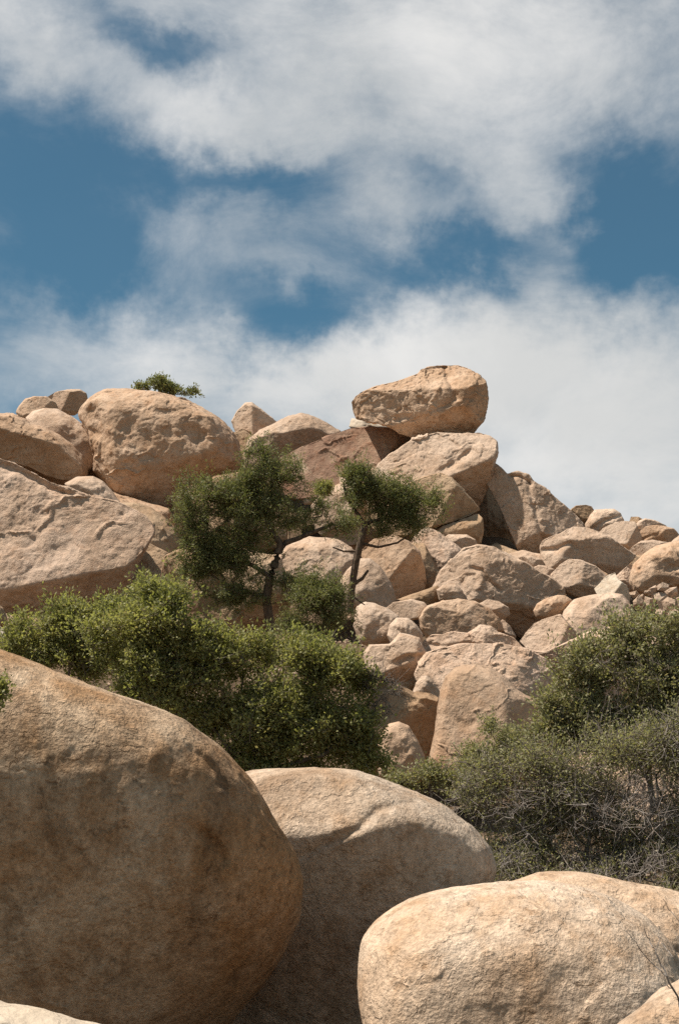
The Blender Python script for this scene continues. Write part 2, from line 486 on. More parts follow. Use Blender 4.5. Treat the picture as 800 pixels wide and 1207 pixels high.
def terrain():
    gx = np.concatenate([-np.geomspace(1500, 30, 28), np.linspace(-29, 29, 150), np.geomspace(30, 1500, 28)])
    gy = np.concatenate([-np.geomspace(1500, 6, 20), np.linspace(-5, 70, 200), np.geomspace(71, 2500, 30)])
    X, Y = np.meshgrid(gx, gy, indexing='ij')
    D = np.maximum(Y, 2.0)
    px = PW / 2 + X / (D * 1.03) * FPX
    sk = np.interp(np.clip(px, -200, 1000), SKX, SKY_) + 22
    yp = np.interp(D, DP[1:], YP[1:])
    Ds = np.interp(-sk, -np.array(YP[1:], float), np.array(DP[1:], float))   # distance at which the hill tops out
    De = np.minimum(D, Ds)
    ye = np.maximum(yp, sk)
    z = CAM[2] + De * np.tan(PITCH + np.arctan((PH / 2 - ye) / FPX))
    z = np.where(D < 3.0, 0.12, z)
    z -= np.maximum(D - Ds - 3, 0) * 0.55
    edge = np.clip((np.abs(X) - (6 + D * 0.30)) / 30, 0, 1); edge = edge * edge * (3 - 2 * edge)
    z = z * (1 - edge)
    z = np.maximum(z, 0.0)
    flat = np.stack([X.ravel(), Y.ravel(), np.zeros(X.size)], 1)
    z = z.ravel() + fbm(flat * 0.45, 4, 3) * 0.28 * np.clip(z.ravel() / 3, 0.15, 1) - 0.25 - 1.1 * np.clip((D.ravel() - 17) / 8, 0, 1)
    GRID.update(gx=gx, gy=gy, z=z.reshape(len(gx), len(gy)))
    V = np.stack([X.ravel(), Y.ravel(), z], 1)
    ny_ = len(gy)
    i, j = np.meshgrid(np.arange(len(gx) - 1), np.arange(ny_ - 1), indexing='ij')
    q0 = (i * ny_ + j).ravel()
    Qd = np.stack([q0, q0 + ny_, q0 + ny_ + 1, q0 + 1], 1)
    mat = rock_material('hillside dirt', (0.19, 0.13, 0.08), (0.13, 0.085, 0.052), (0.15, 0.09, 0.05), (0.07, 0.046, 0.03), 0.5, 22.0, 0.9, 0.3, 0.2, 0.08)
    o = link('ground', make_mesh('ground', V, Qd), mat)
    tag(o, 'sandy brown slope of the boulder hill and desert floor', 'ground', kind='structure')
terrain()

# ------------------------------------------------------------------ foreground boulders
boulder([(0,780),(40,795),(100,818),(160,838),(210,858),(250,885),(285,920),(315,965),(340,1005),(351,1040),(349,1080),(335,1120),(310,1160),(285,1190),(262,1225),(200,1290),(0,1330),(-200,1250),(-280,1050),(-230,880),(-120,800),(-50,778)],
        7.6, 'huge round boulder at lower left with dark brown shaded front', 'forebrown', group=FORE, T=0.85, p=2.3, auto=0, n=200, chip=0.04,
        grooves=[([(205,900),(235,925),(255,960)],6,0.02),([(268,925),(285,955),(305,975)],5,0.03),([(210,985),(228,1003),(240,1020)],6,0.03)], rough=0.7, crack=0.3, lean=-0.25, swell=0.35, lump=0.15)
boulder([(299,910),(330,908),(370,907),(420,912),(470,928),(520,950),(555,975),(575,1000),(583,1025),(575,1055),(545,1110),(500,1180),(440,1250),(350,1270),(280,1250),(240,1190),(230,1060),(240,960),(265,918)],
        8.6, 'rounded boulder wedged between two larger ones with an overhanging brow', 'fore', group=FORE, auto=0, n=180, chip=0.05, crack=0.1, T=1.1, p=2.5, lean=0.0, lump=0.2, rough=0.7, grooves=[([(350,1020),(385,1001),(420,986),(440,965),(480,954)],5,0.02)], swell=0.5, planes=[(410,950,-0.05,0.85,0.76),(430,1075,0.0,-0.22,0.84),(530,1040,0.42,0.14,0.77)], edge=0.05)
boulder([(421,1135),(424,1108),(437,1085),(460,1066),(490,1051),(535,1039),(590,1033),(640,1032),(685,1038),(730,1054),(766,1079),(794,1115),(810,1162),(806,1222),(760,1280),(620,1310),(500,1290),(440,1240),(425,1180)],
        6.6, 'pale domed boulder at lower right, sunlit across its front', 'fore', group=FORE, p=2.3, lean=0.62, auto=0, n=190, lump=0.5, chip=0.04,
        grooves=[([(676,1066),(684,1072),(690,1078)],5,0.03),([(655,1150),(680,1165),(690,1175)],22,0.02)], rough=0.7, crack=0.25, soft=10.0, T=0.95, planes=[(640,1180,0.0,0.25,0.86)], edge=0.15, swell=0.6)
boulder([(590,1040),(630,1026),(680,1025),(720,1033),(780,1045),(830,1060),(860,1110),(840,1170),(740,1180),(640,1120)],
        7.8, 'low pale boulder lying behind the domed one under the grey shrub', 'fore', group=FORE, p=2.3, auto=0, n=110, rough=0.5, chip=0.3, crack=0.5, T=0.9, lean=0.8, swell=0.6)
boulder([(715,1215),(735,1200),(752,1187),(775,1166),(800,1152),(850,1140),(890,1200),(850,1280),(760,1290),(715,1250)],
        5.4, 'small pale boulder cut off by the lower right corner', 'fore', group=FORE, T=0.8, p=2.5, lean=0.5, auto=1, n=90, rough=0.5, chip=0.2, crack=0.3)
boulder([(-80,1165),(0,1178),(40,1186),(90,1199),(130,1210),(150,1260),(40,1310),(-100,1270)],
        5.6, 'sliver of sunlit pale rock at the lower left corner', 'pale', group=FORE, T=0.9, p=2.5, lean=0.9, auto=0, n=70, rough=0.4, chip=0.2, crack=0.3)
boulder([(-30,728),(0,737),(9,746),(10,756),(0,764),(-30,768)], 17.5, 'pale rock at left edge behind the huge round boulder', 'pale', group=HILL, auto=1, lean=0.5)

# ------------------------------------------------------------------ left side of the hill
boulder([(19,486),(22,479),(30,470),(40,467),(55,467),(66,474),(70,482),(60,496),(40,502),(25,498)], 60, 'rounded boulder leftmost on the skyline', 'orange', group=SKYL, lean=0.2)
boulder([(56,468),(66,462),(80,459),(95,459),(102,463),(104,472),(100,482),(88,490),(70,488),(60,478)], 61, 'smooth block on skyline between the leftmost boulder and the big dome', 'tan', group=SKYL, rough=0.6, facets=[(98,472,1.2,-0.1,0.05)])
boulder([(30,492),(40,484),(52,481),(68,482),(85,491),(100,502),(112,512),(119,522),(118,537),(110,553),(100,560),(80,560),(50,530),(34,505)], 55, 'smooth egg-shaped boulder leaning against the big dome', 'tan', chip=0.25, crack=0.2, group=HILL, rough=0.35, T=0.8, lean=0.25, auto=0)
boulder([(-60,482),(-20,483),(0,487),(15,488),(30,494),(50,503),(70,513),(85,523),(95,537),(103,552),(103,560),(90,568),(70,566),(55,560),(30,549),(0,543),(-40,535),(-70,510)], 52, 'long rounded boulder running off the left edge above the slab', 'orange', group=HILL, lean=0.1, auto=1, rough=0.8, planes=[(20,525,-0.1,-0.45,0.85),(50,505,0.3,1.0,0.7)], T=1.2)
boulder([(76,570),(90,562),(110,561),(122,567),(132,578),(142,592),(150,604),(135,608),(110,600),(85,583)], 49, 'small smooth wedge poking up above the slab crest', 'tan', chip=0.25, crack=0.2, group=HILL, rough=0.4, lean=0.3, auto=0, facets=[(100,577,-0.5,-0.3,0.1)])
boulder([(93,488),(98,478),(110,466),(125,459),(150,458),(180,461),(205,467),(225,474),(250,487),(265,500),(277,517),(284,535),(286,545),(280,553),(262,562),(240,573),(222,590),(207,606),(195,610),(180,602),(165,594),(150,588),(135,580),(120,566),(110,555),(112,535),(102,508)], 53, 'largest dome boulder on the skyline with dark stained overhang', 'orange', group=SKYL,
        grooves=[([(150,495),(175,520),(200,560)],14,0.06),([(215,505),(235,515),(225,520)],7,0.05),([(110,480),(122,500),(118,515)],9,0.08)], T=1.15, p=2.8, lean=0.15, auto=0, edge=0.10, rough=1.6, chip=0.6, planes=[(160,565,-0.20,-0.35,0.95),(112,505,-1.3,0.0,0.6),(215,485,0.15,0.85,0.86),(150,470,-0.1,1.3,0.72),(255,560,0.3,-0.75,0.68),(195,520,0.05,0.25,0.98)])
boulder([(-90,515),(-40,528),(0,541),(15,545),(35,556),(60,570),(85,579),(110,588),(135,592),(150,598),(165,607),(177,618),(181,627),(174,640),(166,655),(158,668),(152,688),(141,702),(115,706),(90,716),(72,736),(60,739),(30,738),(0,734),(-60,740),(-110,640)], 42, 'broad tilted slab of pinkish granite filling the left edge', 'pink', 'rock_slab', 'slab', group=HILL, yaw=0.0, auto=0, lump=0.5, n=130, soft=3,
        grooves=[([(0,548),(35,562),(60,578),(85,585)],4,0.05),([(5,690),(45,665),(80,640)],9,0.02),([(20,600),(60,610)],8,0.02)], T=1.0, p=3.6, lean=0.0, edge=0.02, chip=0.3, rough=1.7, crack=0.7, planes=[(50,640,0.02,0.55,0.55),(150,690,0.7,-0.45,0.52),(90,725,0.25,-0.7,0.42),(60,568,0.15,1.7,0.66)])
boulder([(130,600),(140,593),(160,592),(178,597),(195,610),(209,625),(214,645),(212,690),(195,712),(150,712),(148,680),(150,640)], 45.5, 'dome behind right end of the slab, pale top over dark brown front', 'brown', group=HILL, T=0.8, lean=0.3, auto=1, facets=[(180,612,0.3,1.4,0.05),(175,670,-0.2,-0.5,0.08)])
boulder([(-30,700),(-5,708),(5,718),(9,728),(9,738),(-5,742),(-35,742)], 33, 'small rounded brown rock cut off at left edge under the slab', 'brown', group=HILL, auto=0, lean=0.2)
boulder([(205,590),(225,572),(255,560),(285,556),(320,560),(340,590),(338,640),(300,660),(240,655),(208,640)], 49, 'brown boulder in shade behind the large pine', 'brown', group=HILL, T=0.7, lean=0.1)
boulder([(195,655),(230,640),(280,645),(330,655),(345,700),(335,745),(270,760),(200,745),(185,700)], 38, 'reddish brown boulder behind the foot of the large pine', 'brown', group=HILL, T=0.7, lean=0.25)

# ------------------------------------------------------------------ summit
boulder([(273,497),(280,484),(289,475),(297,474),(310,484),(326,497),(330,515),(310,540),(292,545),(284,525)], 58, 'pointed boulder on skyline right of the largest dome', 'tan', group=SKYL, lean=0.2, auto=0, soft=3, T=1.2, p=3.2, planes=[(312,500,0.7,0.35,0.6),(283,505,-0.7,0.3,0.65)])
boulder([(287,535),(293,518),(305,508),(325,498),(340,490),(355,486),(370,491),(385,498),(402,508),(395,530),(350,560),(315,575),(295,570),(287,550)], 55.5, 'humped tan boulder between pointed rock and varnished slab', 'tan', group=SKYL, lean=0.3, auto=1, rough=0.8, T=1.2, planes=[(350,525,0.2,-0.35,0.8),(345,495,-0.05,1.0,0.66)])
boulder([(330,540),(345,532),(365,523),(390,513),(412,505),(437,503),(458,504),(480,512),(500,520),(475,540),(448,557),(425,570),(402,580),(370,588),(345,590),(328,580)], 51, 'dark red-brown varnished slab sloping below the balanced rock', 'varnish', 'rock_slab', 'slab', group=HILL, auto=0, rough=0.8, soft=3, T=1.2, p=3.6, lean=0.0, planes=[(395,545,-0.15,0.55,0.45),(466,515,1.1,-0.5,0.5),(400,512,-0.3,1.5,0.6)], lump=0.3, edge=0.02, chip=0.25)
boulder([(411,503),(414,493),(430,494),(450,498),(462,503),(450,510),(425,512)], 55, 'thin pale ledge under left end of the balanced rock', 'pale', group=HILL, T=1.2, lean=0.4, auto=0)
boulder([(415,475),(419,467),(430,461),(445,455),(462,451),(478,446),(492,441),(496,437),(503,433),(515,431),(527,431),(540,431),(553,435),(565,443),(572,450),(574,467),(573,480),(571,493),(564,501),(556,512),(540,513),(517,511),(505,514),(487,516),(472,510),(457,501),(437,497),(420,494),(416,482)], 49.8, 'angular balanced rock perched on top of the summit', 'orange', group=SKYL, auto=0, n=110, T=1.5, p=3.6, lean=0.0, lump=0.3, chip=1.2, edge=0.03, soft=1.2, grooves=[([(523,432),(528,448),(537,470)],3,0.06),([(455,495),(500,490),(537,470)],4,0.03)], planes=[(455,478,-0.22,0.16,0.52),(455,458,-0.25,1.6,0.42),(512,455,-0.15,0.15,0.86),(512,437,-0.1,1.5,0.75),(556,478,0.62,-0.10,0.72),(550,447,0.45,1.15,0.66),(505,497,0.05,-0.75,0.62),(425,482,-1.2,-0.2,0.35)], rough=1.6)
boulder([(430,575),(440,553),(460,536),(487,518),(515,510),(540,512),(565,510),(576,514),(585,521),(585,532),(581,552),(576,572),(568,590),(560,604),(530,625),(480,630),(440,615)], 48, 'broad boulder directly under the balanced rock with shaded right overhang', 'tan', group=HILL, auto=0, n=110,
        grooves=[([(518,556),(535,546),(555,532)],4,0.05)], T=1.4, p=3.4, lean=0.1, lump=0.4, soft=1.5, rough=1.0, planes=[(490,545,-0.22,0.75,0.62),(540,522,0.1,1.3,0.62),(557,558,0.42,-0.75,0.80),(455,570,-0.8,0.4,0.5)])
boulder([(435,590),(470,575),(500,562),(520,557),(532,563),(545,577),(558,592),(566,601),(545,612),(520,620),(490,632),(450,632),(432,615)], 46.3, 'blotchy brown boulder with peaked top left of the tall cleft rock', 'brown', group=HILL, auto=1, soft=3, rough=1.2, T=1.3, p=3.2, lean=0.1, planes=[(495,595,-0.35,0.45,0.66),(545,598,0.55,-0.05,0.62),(510,562,0,1.3,0.55)])
boulder([(510,628),(520,620),(545,612),(563,605),(569,611),(570,625),(567,640),(555,645),(535,642),(518,638)], 45.5, 'flat-topped wedge of rock beside the dark cleft', 'brown', group=HILL, T=0.8, p=3, lean=0.2, auto=0, facets=[(545,615,0,1.6,0.03),(545,632,0.1,-0.4,0.1)], soft=2)
boulder([(574,570),(576,560),(581,545),(590,551),(597,559),(610,556),(622,560),(628,567),(640,575),(652,586),(670,600),(683,613),(688,624),(680,650),(660,672),(635,670),(614,660),(603,632),(590,600),(582,585)], 47.2, 'tall cleft rock right of summit, half in shadow beside a dark cave', 'tan', group=SKYL, auto=0, soft=2.0, n=120, c=(628,612),
        grooves=[([(622,563),(624,580),(632,610),(640,640)],3,0.05),([(600,562),(612,562),(626,572)],2.5,0.06)], T=1.4, p=3.4, lean=0.1, lump=0.4, planes=[(605,605,-0.45,0.20,0.62),(650,605,0.50,0.55,0.62),(640,650,0.1,-0.75,0.62),(608,560,-0.1,1.3,0.5),(630,590,-0.05,0.55,0.70)], rough=1.0)
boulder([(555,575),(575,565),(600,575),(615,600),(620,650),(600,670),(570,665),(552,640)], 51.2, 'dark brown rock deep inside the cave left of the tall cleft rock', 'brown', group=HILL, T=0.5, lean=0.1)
boulder([(355,588),(365,582),(377,580),(380,587),(368,595),(358,595)], 50, 'small white rock under the varnished slab', 'pale', group=HILL, auto=1)
boulder([(366,596),(375,586),(388,575),(406,567),(425,574),(434,600),(428,640),(395,645),(372,625)], 48.5, 'tan boulder behind the smaller pine below the varnished slab', 'tan', group=HILL, T=0.7, lean=0.4)
boulder([(325,660),(338,643),(365,632),(395,634),(415,645),(432,668),(436,695),(415,715),(370,720),(335,705)], 40, 'wide tan boulder seen between the trunks of the two pines', 'tan', group=HILL, T=0.7, lean=0.45, rough=0.9)

# ------------------------------------------------------------------ right skyline
G = RIDGE
boulder([(669,603),(678,596),(690,595),(697,597),(700,602),(695,615),(690,626),(678,618)], 50, 'small brown rock with flat dark top first right of tall cleft rock', 'brown', group=G, lean=0.2, soft=2)
boulder([(689,618),(694,608),(700,601),(712,600),(724,600),(731,605),(735,613),(734,618),(720,624),(700,630),(690,627)], 49, 'rounded rock split by a diagonal crack on the right skyline', 'tan', group=G, lean=0.3, auto=0, grooves=[([(697,624),(712,614),(730,608)],2.2,0.22)], soft=2)
boulder([(704,629),(713,621),(724,616),(735,614),(748,615),(752,625),(756,635),(741,650),(725,644)], 47, 'squared tan block below the cracked rock', 'tan', group=G, auto=0, soft=2, T=1.3, p=3.6, lean=0.0, planes=[(725,630,-0.25,0.75,0.7),(750,632,1.2,-0.1,0.6)], lump=0.3)
boulder([(741,615),(743,609),(752,609),(760,614),(757,622),(746,624)], 49.5, 'small dark cap rock beside the squared block', 'brown', group=G, soft=2)
boulder([(747,620),(752,614),(760,611),(771,613),(784,619),(790,626),(770,630),(752,628)], 49, 'thin flat rock behind cap rock on the right skyline', 'tan', group=G, T=1.0, soft=2)
boulder([(750,626),(757,621),(770,619),(782,620),(794,623),(800,630),(797,638),(780,644),(764,642),(754,636)], 47.5, 'rounded rock with lumpy cracks near the right edge skyline', 'orange', group=G, soft=2, grooves=[([(757,636),(768,631),(778,628)],2,0.1)])
boulder([(738,650),(752,639),(768,636),(790,640),(790,656),(765,668),(748,664)], 45, 'smooth tan rock in the gap left of the right edge boulder', 'tan', group=HILL, soft=3, lean=0.4)
boulder([(785,645),(793,636),(802,629),(820,622),(845,640),(840,665),(810,670)], 46, 'rounded rock cut by the right edge at the skyline', 'tan', group=G, lean=0.3)

# ------------------------------------------------------------------ right hillside
boulder([(636,645),(639,637),(650,632),(660,629),(668,624),(676,621),(692,622),(705,627),(717,632),(731,642),(749,655),(744,661),(737,669),(730,677),(718,677),(700,667),(676,658),(664,664),(652,672),(642,668),(637,658)], 43, 'long tilted boulder with sharp ridge and knobbly left end', 'tan', group=HILL, auto=0, soft=2, rough=1.0, grooves=[([(640,648),(655,648),(672,640),(680,648)],3,0.08)], T=1.4, p=3.4, lean=0.0, lump=0.4, planes=[(692,632,0.05,1.35,0.62),(695,655,0.16,0.02,0.74),(650,648,-0.6,0.35,0.60),(741,664,1.1,-0.1,0.85),(670,628,-0.3,1.1,0.6),(705,668,0.1,-0.6,0.66)])
boulder([(741,688),(742,676),(746,665),(756,654),(772,644),(788,639),(800,638),(830,640),(850,665),(840,695),(800,692),(780,693),(762,702),(748,698)], 40, 'big smooth orange boulder at right edge above the rubble', 'orange', group=HILL, T=0.9, lean=0.3, auto=0, rough=0.9, soft=3, facets=[(775,682,-0.05,-0.5,0.06)])
boulder([(722,682),(732,673),(741,665),(750,668),(748,700),(735,698)], 41, 'pale sliver of rock tucked left of the right edge boulder', 'tan', group=HILL, soft=2)
boulder([(648,678),(659,666),(670,659),(684,660),(702,667),(716,679),(718,695),(705,706),(686,706),(666,700),(656,690)], 40, 'lumpy pale boulder below the long tilted boulder', 'tan', group=HILL, rough=1.3, T=1.2, p=3.0, lean=0.1, planes=[(670,680,-0.35,0.55,0.7),(700,680,0.3,0.4,0.72),(680,702,0,-0.6,0.7)], auto=2)
boulder([(700,694),(713,680),(724,675),(728,683),(738,690),(743,702),(740,712),(722,712),(704,704)], 38, 'sharp white angular rock on top of the stained boulder', 'pale', group=HILL, auto=0, soft=1.5, rough=0.5, T=1.4, p=3.6, lean=0.0, planes=[(712,692,-0.4,0.75,0.6),(734,700,1.0,-0.2,0.6)], lump=0.2, chip=0.4)
boulder([(658,735),(664,720),(675,707),(688,703),(700,700),(720,698),(734,700),(743,712),(747,722),(745,750),(700,765),(665,755)], 36, 'low pale boulder with a dark stain across its top', 'tan', group=HILL, T=0.8, lean=0.55, rough=0.7, auto=1)
boulder([(612,756),(620,745),(629,735),(645,728),(660,724),(668,733),(679,746),(675,765),(650,780),(630,775)], 34, 'triangular boulder with crisp ridge below the egg-shaped stone', 'tan', group=HILL, auto=0, soft=2, T=1.3, p=3.4, lean=0.1, planes=[(635,752,-0.35,0.55,0.62),(672,748,1.1,-0.15,0.62),(660,728,0.1,1.1,0.7)], lump=0.4)
boulder([(628,720),(632,712),(641,706),(657,701),(666,702),(674,707),(670,718),(660,726),(641,730),(631,728)], 36.5, 'egg-shaped stone lying on the edge of the dark hole', 'orange', chip=0.25, crack=0.2, group=HILL, T=0.9, rough=0.4, auto=0, lean=0.15)
boulder([(608,660),(614,655),(625,655),(638,659),(642,668),(630,674),(616,672)], 42.5, 'small rounded rock left of the long tilted boulder', 'tan', group=HILL, lean=0.4)
boulder([(626,670),(634,666),(644,667),(653,671),(655,680),(645,686),(630,682)], 41, 'small flat rock at left foot of the long tilted boulder', 'tan', group=HILL, lean=0.4)
boulder([(505,700),(512,687),(520,672),(535,657),(547,646),(562,642),(580,645),(600,655),(620,664),(635,674),(649,682),(662,692),(666,701),(648,708),(640,722),(632,742),(612,752),(598,736),(585,714),(560,720),(530,725),(508,718)], 39, 'largest sunlit boulder mid hillside with curved crack across its left', 'tan', group=HILL, auto=0, rough=0.9, soft=3, n=110, grooves=[([(556,670),(568,673),(575,685),(590,697)],2.5,0.07),([(545,690),(550,680),(560,678),(562,688)],3,0.04)], T=1.3, p=3.2, lean=0.1, lump=0.4, planes=[(538,675,-0.42,0.55,0.62),(612,692,0.30,0.28,0.72),(610,664,0.28,1.0,0.62),(622,722,0.15,-0.95,0.62),(575,660,-0.05,0.75,0.74)])
boulder([(563,712),(575,706),(588,709),(599,716),(601,724),(594,731),(580,732),(566,724)], 36.5, 'knobby lump of rock at edge of the dark hole', 'tan', group=HILL, rough=1.5)
boulder([(586,736),(592,730),(601,738),(608,750),(606,760),(590,758)], 36, 'flat rock in front of the dark hole', 'tan', group=HILL)
boulder([(493,728),(497,720),(503,714),(520,709),(540,706),(560,709),(577,717),(588,730),(594,744),(580,750),(550,750),(520,755),(503,752),(495,742)], 35.5, 'loaf-shaped boulder with dark streaks down its left face', 'orange', group=HILL, auto=0, rough=1.0, T=1.1, p=3.0, lean=0.0, planes=[(520,735,-0.2,0.05,0.8),(540,712,0,1.1,0.6),(572,730,0.4,0.5,0.72)])
boulder([(463,709),(480,702),(495,697),(515,690),(520,694),(522,706),(505,718),(485,716)], 38, 'grey wedge of rock behind the loaf-shaped boulder', 'brown', chip=0.25, crack=0.2, group=HILL, rough=0.6, auto=0)
boulder([(514,695),(522,689),(537,689),(545,696),(547,707),(530,713),(517,708)], 37.7, 'small smooth tan stone against the grey wedge', 'tan', chip=0.25, crack=0.2, group=HILL, rough=0.5, auto=0)
boulder([(425,650),(440,636),(462,630),(482,638),(494,650),(500,668),(502,684),(500,698),(480,706),(462,712),(448,695),(430,672)], 40.5, 'blocky boulder with rusty brown right face under the smaller pine', 'orange', group=HILL, auto=0, soft=3, T=1.3, p=3.4, lean=0.0, planes=[(450,660,-0.45,0.5,0.7),(485,675,0.55,-0.3,0.75)], lump=0.4)
boulder([(395,695),(408,672),(425,658),(436,658),(448,667),(460,685),(467,706),(460,718),(435,720),(405,715)], 37.5, 'pale pointed boulder right of the smaller pine trunk', 'tan', chip=0.25, crack=0.2, group=HILL, T=0.8, lean=0.35, rough=0.5, auto=0, facets=[(450,695,0.7,0.1,0.08)], grooves=[([(437,664),(450,678),(458,692)],2,0.05)])
boulder([(483,640),(490,628),(502,621),(516,626),(530,636),(545,648),(540,670),(520,695),(503,698),(496,660)], 43, 'light rough boulder with reddish top behind the largest sunlit boulder', 'pink', group=HILL, T=0.7, lean=0.45, rough=1.4)
boulder([(520,636),(528,630),(550,630),(560,636),(564,646),(545,652),(528,648)], 44.5, 'small tan rock under the flat-topped wedge', 'tan', group=HILL, lean=0.3)
boulder([(420,715),(430,709),(442,711),(456,717),(470,726),(470,745),(458,758),(440,764),(424,758),(416,738)], 33, 'round smooth boulder beside the shrub below the pine', 'tan', chip=0.25, crack=0.2, group=HILL, rough=0.5, auto=0, lean=0.25)
boulder([(453,718),(463,710),(485,706),(500,710),(506,717),(496,730),(475,732),(460,728)], 35.5, 'flattish smooth boulder above the small upright stone', 'tan', chip=0.25, crack=0.2, group=HILL, rough=0.5, auto=1, lean=0.35)
boulder([(456,749),(459,736),(467,728),(480,728),(491,736),(498,748),(498,760),(480,766),(462,762)], 32, 'small upright stone with a pale left face', 'tan', chip=0.25, crack=0.2, group=HILL, rough=0.5, auto=0, lean=0.2, facets=[(485,748,0.7,-0.1,0.1)])
boulder([(428,770),(436,760),(459,759),(466,752),(471,746),(482,748),(495,752),(502,768),(500,780),(493,793),(480,803),(455,806),(432,798)], 30.5, 'sway-backed boulder with raised horn and dark hollow below', 'tan', group=HILL, lean=0.3, auto=0, rough=0.8, soft=2, steps=[([(462,778),(478,770),(502,770)],4,0.18,22)], planes=[(455,775,-0.2,0.5,0.75),(485,790,0.3,-0.7,0.75)], T=1.1)
boulder([(497,756),(508,748),(520,748),(532,744),(550,746),(558,741),(566,736),(579,738),(588,746),(604,751),(616,763),(612,775),(570,776),(530,776),(502,774)], 32, 'crumbly layered ledge of broken rock', 'pink', group=HILL, T=0.9, lean=0.7, soft=1.5, auto=2, grooves=[([(505,760),(530,762),(550,758),(570,762)],2.5,0.12)], rough=1.5, chip=1.3)
boulder([(488,795),(494,780),(502,769),(517,764),(540,760),(566,759),(600,760),(622,765),(646,778),(660,810),(640,850),(580,860),(525,850),(500,820)], 29.5, 'broad pale shelf of rock behind the cone-shaped boulder', 'pink', group=HILL, auto=1, T=1.1, p=3.0, lean=0.2, planes=[(560,785,0.0,0.8,0.5),(498,800,-0.8,0.1,0.5),(630,800,0.4,0.5,0.5)], rough=1.2)
boulder([(505,900),(511,870),(515,840),(518,815),(524,797),(534,786),(545,783),(560,782),(576,785),(592,795),(608,811),(628,824),(647,837),(656,852),(656,880),(630,915),(590,930),(540,925),(510,915)], 25, 'large cone-shaped orange boulder rising behind the grey shrub', 'orange', group=HILL, auto=0, soft=3, n=110, grooves=[([(540,850),(552,856),(560,850)],5,0.03)], lump=0.5, chip=0.4, rough=0.6, T=1.0, p=2.4, lean=0.3, planes=[(552,850,-0.28,0.42,0.66),(612,845,0.85,0.30,0.60)], edge=0.10, swell=0.7)
boulder([(486,816),(490,805),(496,797),(503,796),(510,802),(518,814),(519,830),(505,838),(490,832)], 28, 'small upright rock squeezed left of the cone-shaped boulder', 'tan', group=HILL, T=0.9, rough=0.8, auto=0, facets=[(508,815,0.6,0.1,0.08)])
boulder([(432,830),(440,812),(452,802),(470,806),(487,817),(505,818),(518,824),(517,850),(512,885),(500,915),(465,925),(435,915),(428,870)], 26.5, 'greyish boulder beside the left shrub with folded top', 'brown', group=HILL, auto=0, rough=0.9, grooves=[([(455,808),(475,822),(505,832)],4,0.05)], T=1.1, p=3.0, lean=0.1, planes=[(465,830,-0.3,0.8,0.6),(500,855,0.4,0.1,0.72)])
boulder([(444,880),(449,865),(458,853),(470,850),(482,856),(492,872),(501,895),(500,920),(470,930),(446,915)], 24, 'smooth brown boulder low beside the right end of the left shrub', 'orange', chip=0.25, crack=0.2, group=HILL, T=0.8, rough=0.4, auto=0, lean=0.1)

FILL = 'rocks filling gaps between the hillside boulders'
boulder([(-80,520),(-20,515),(30,525),(70,545),(90,575),(60,600),(-60,600)], 54, 'shaded rock between the slab crest and long rounded boulder', 'orange', group=FILL, lean=0.3)
boulder([(85,540),(105,530),(125,530),(150,560),(150,600),(110,610),(85,590)], 56, 'shaded rock behind the small smooth wedge', 'orange', group=FILL, lean=0.2)
boulder([(262,520),(285,505),(310,515),(325,545),(320,575),(290,590),(262,575)], 57, 'shaded rock in the notch between largest dome and pointed boulder', 'brown', group=FILL)
boulder([(735,640),(755,628),(785,632),(810,640),(815,670),(780,680),(740,672)], 48.5, 'rock in the gap behind the right edge boulder', 'tan', group=FILL, lean=0.3)
boulder([(590,655),(615,648),(645,655),(660,680),(640,700),(605,690)], 44.5, 'low rock behind the two small rocks left of the long tilted boulder', 'tan', group=FILL, lean=0.5)
boulder([(560,650),(585,640),(612,650),(620,675),(590,690),(560,675)], 46, 'low rock behind the crest of the largest sunlit boulder', 'brown', group=FILL, lean=0.5)
boulder([(85,590),(110,575),(150,585),(200,600),(215,640),(160,650),(100,640)], 50, 'shaded rock under the largest dome behind the slab', 'orange', group=FILL, lean=0.4)
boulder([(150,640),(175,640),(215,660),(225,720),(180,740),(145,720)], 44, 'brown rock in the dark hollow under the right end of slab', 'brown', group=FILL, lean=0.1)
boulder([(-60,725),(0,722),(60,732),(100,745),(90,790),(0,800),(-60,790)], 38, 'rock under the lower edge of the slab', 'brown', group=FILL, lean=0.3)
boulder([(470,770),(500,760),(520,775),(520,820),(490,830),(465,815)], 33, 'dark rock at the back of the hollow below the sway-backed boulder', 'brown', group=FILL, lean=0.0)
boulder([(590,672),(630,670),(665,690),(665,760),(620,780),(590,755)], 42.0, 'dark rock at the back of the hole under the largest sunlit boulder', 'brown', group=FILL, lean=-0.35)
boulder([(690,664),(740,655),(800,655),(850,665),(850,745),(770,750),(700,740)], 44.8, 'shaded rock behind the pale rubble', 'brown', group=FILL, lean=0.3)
boulder([(600,762),(640,770),(690,745),(760,735),(830,745),(840,820),(700,830),(600,820)], 31.5, 'tan rock mostly hidden by the tall olive shrub', 'tan', group=FILL, lean=0.5)
boulder([(470,640),(500,640),(520,680),(500,720),(465,715)], 42.5, 'rock behind the rusty-faced blocky boulder', 'brown', group=FILL, lean=0.2)
boulder([(400,560),(440,545),(480,560),(490,640),(440,660),(400,640)], 49.2, 'shaded rock behind the crown of the smaller pine', 'tan', group=FILL, lean=0.3)
boulder([(660,900),(690,885),(760,880),(850,890),(850,980),(700,990),(650,940)], 24, 'tan rock behind the grey twiggy shrub', 'tan', group=FILL, lean=0.4)

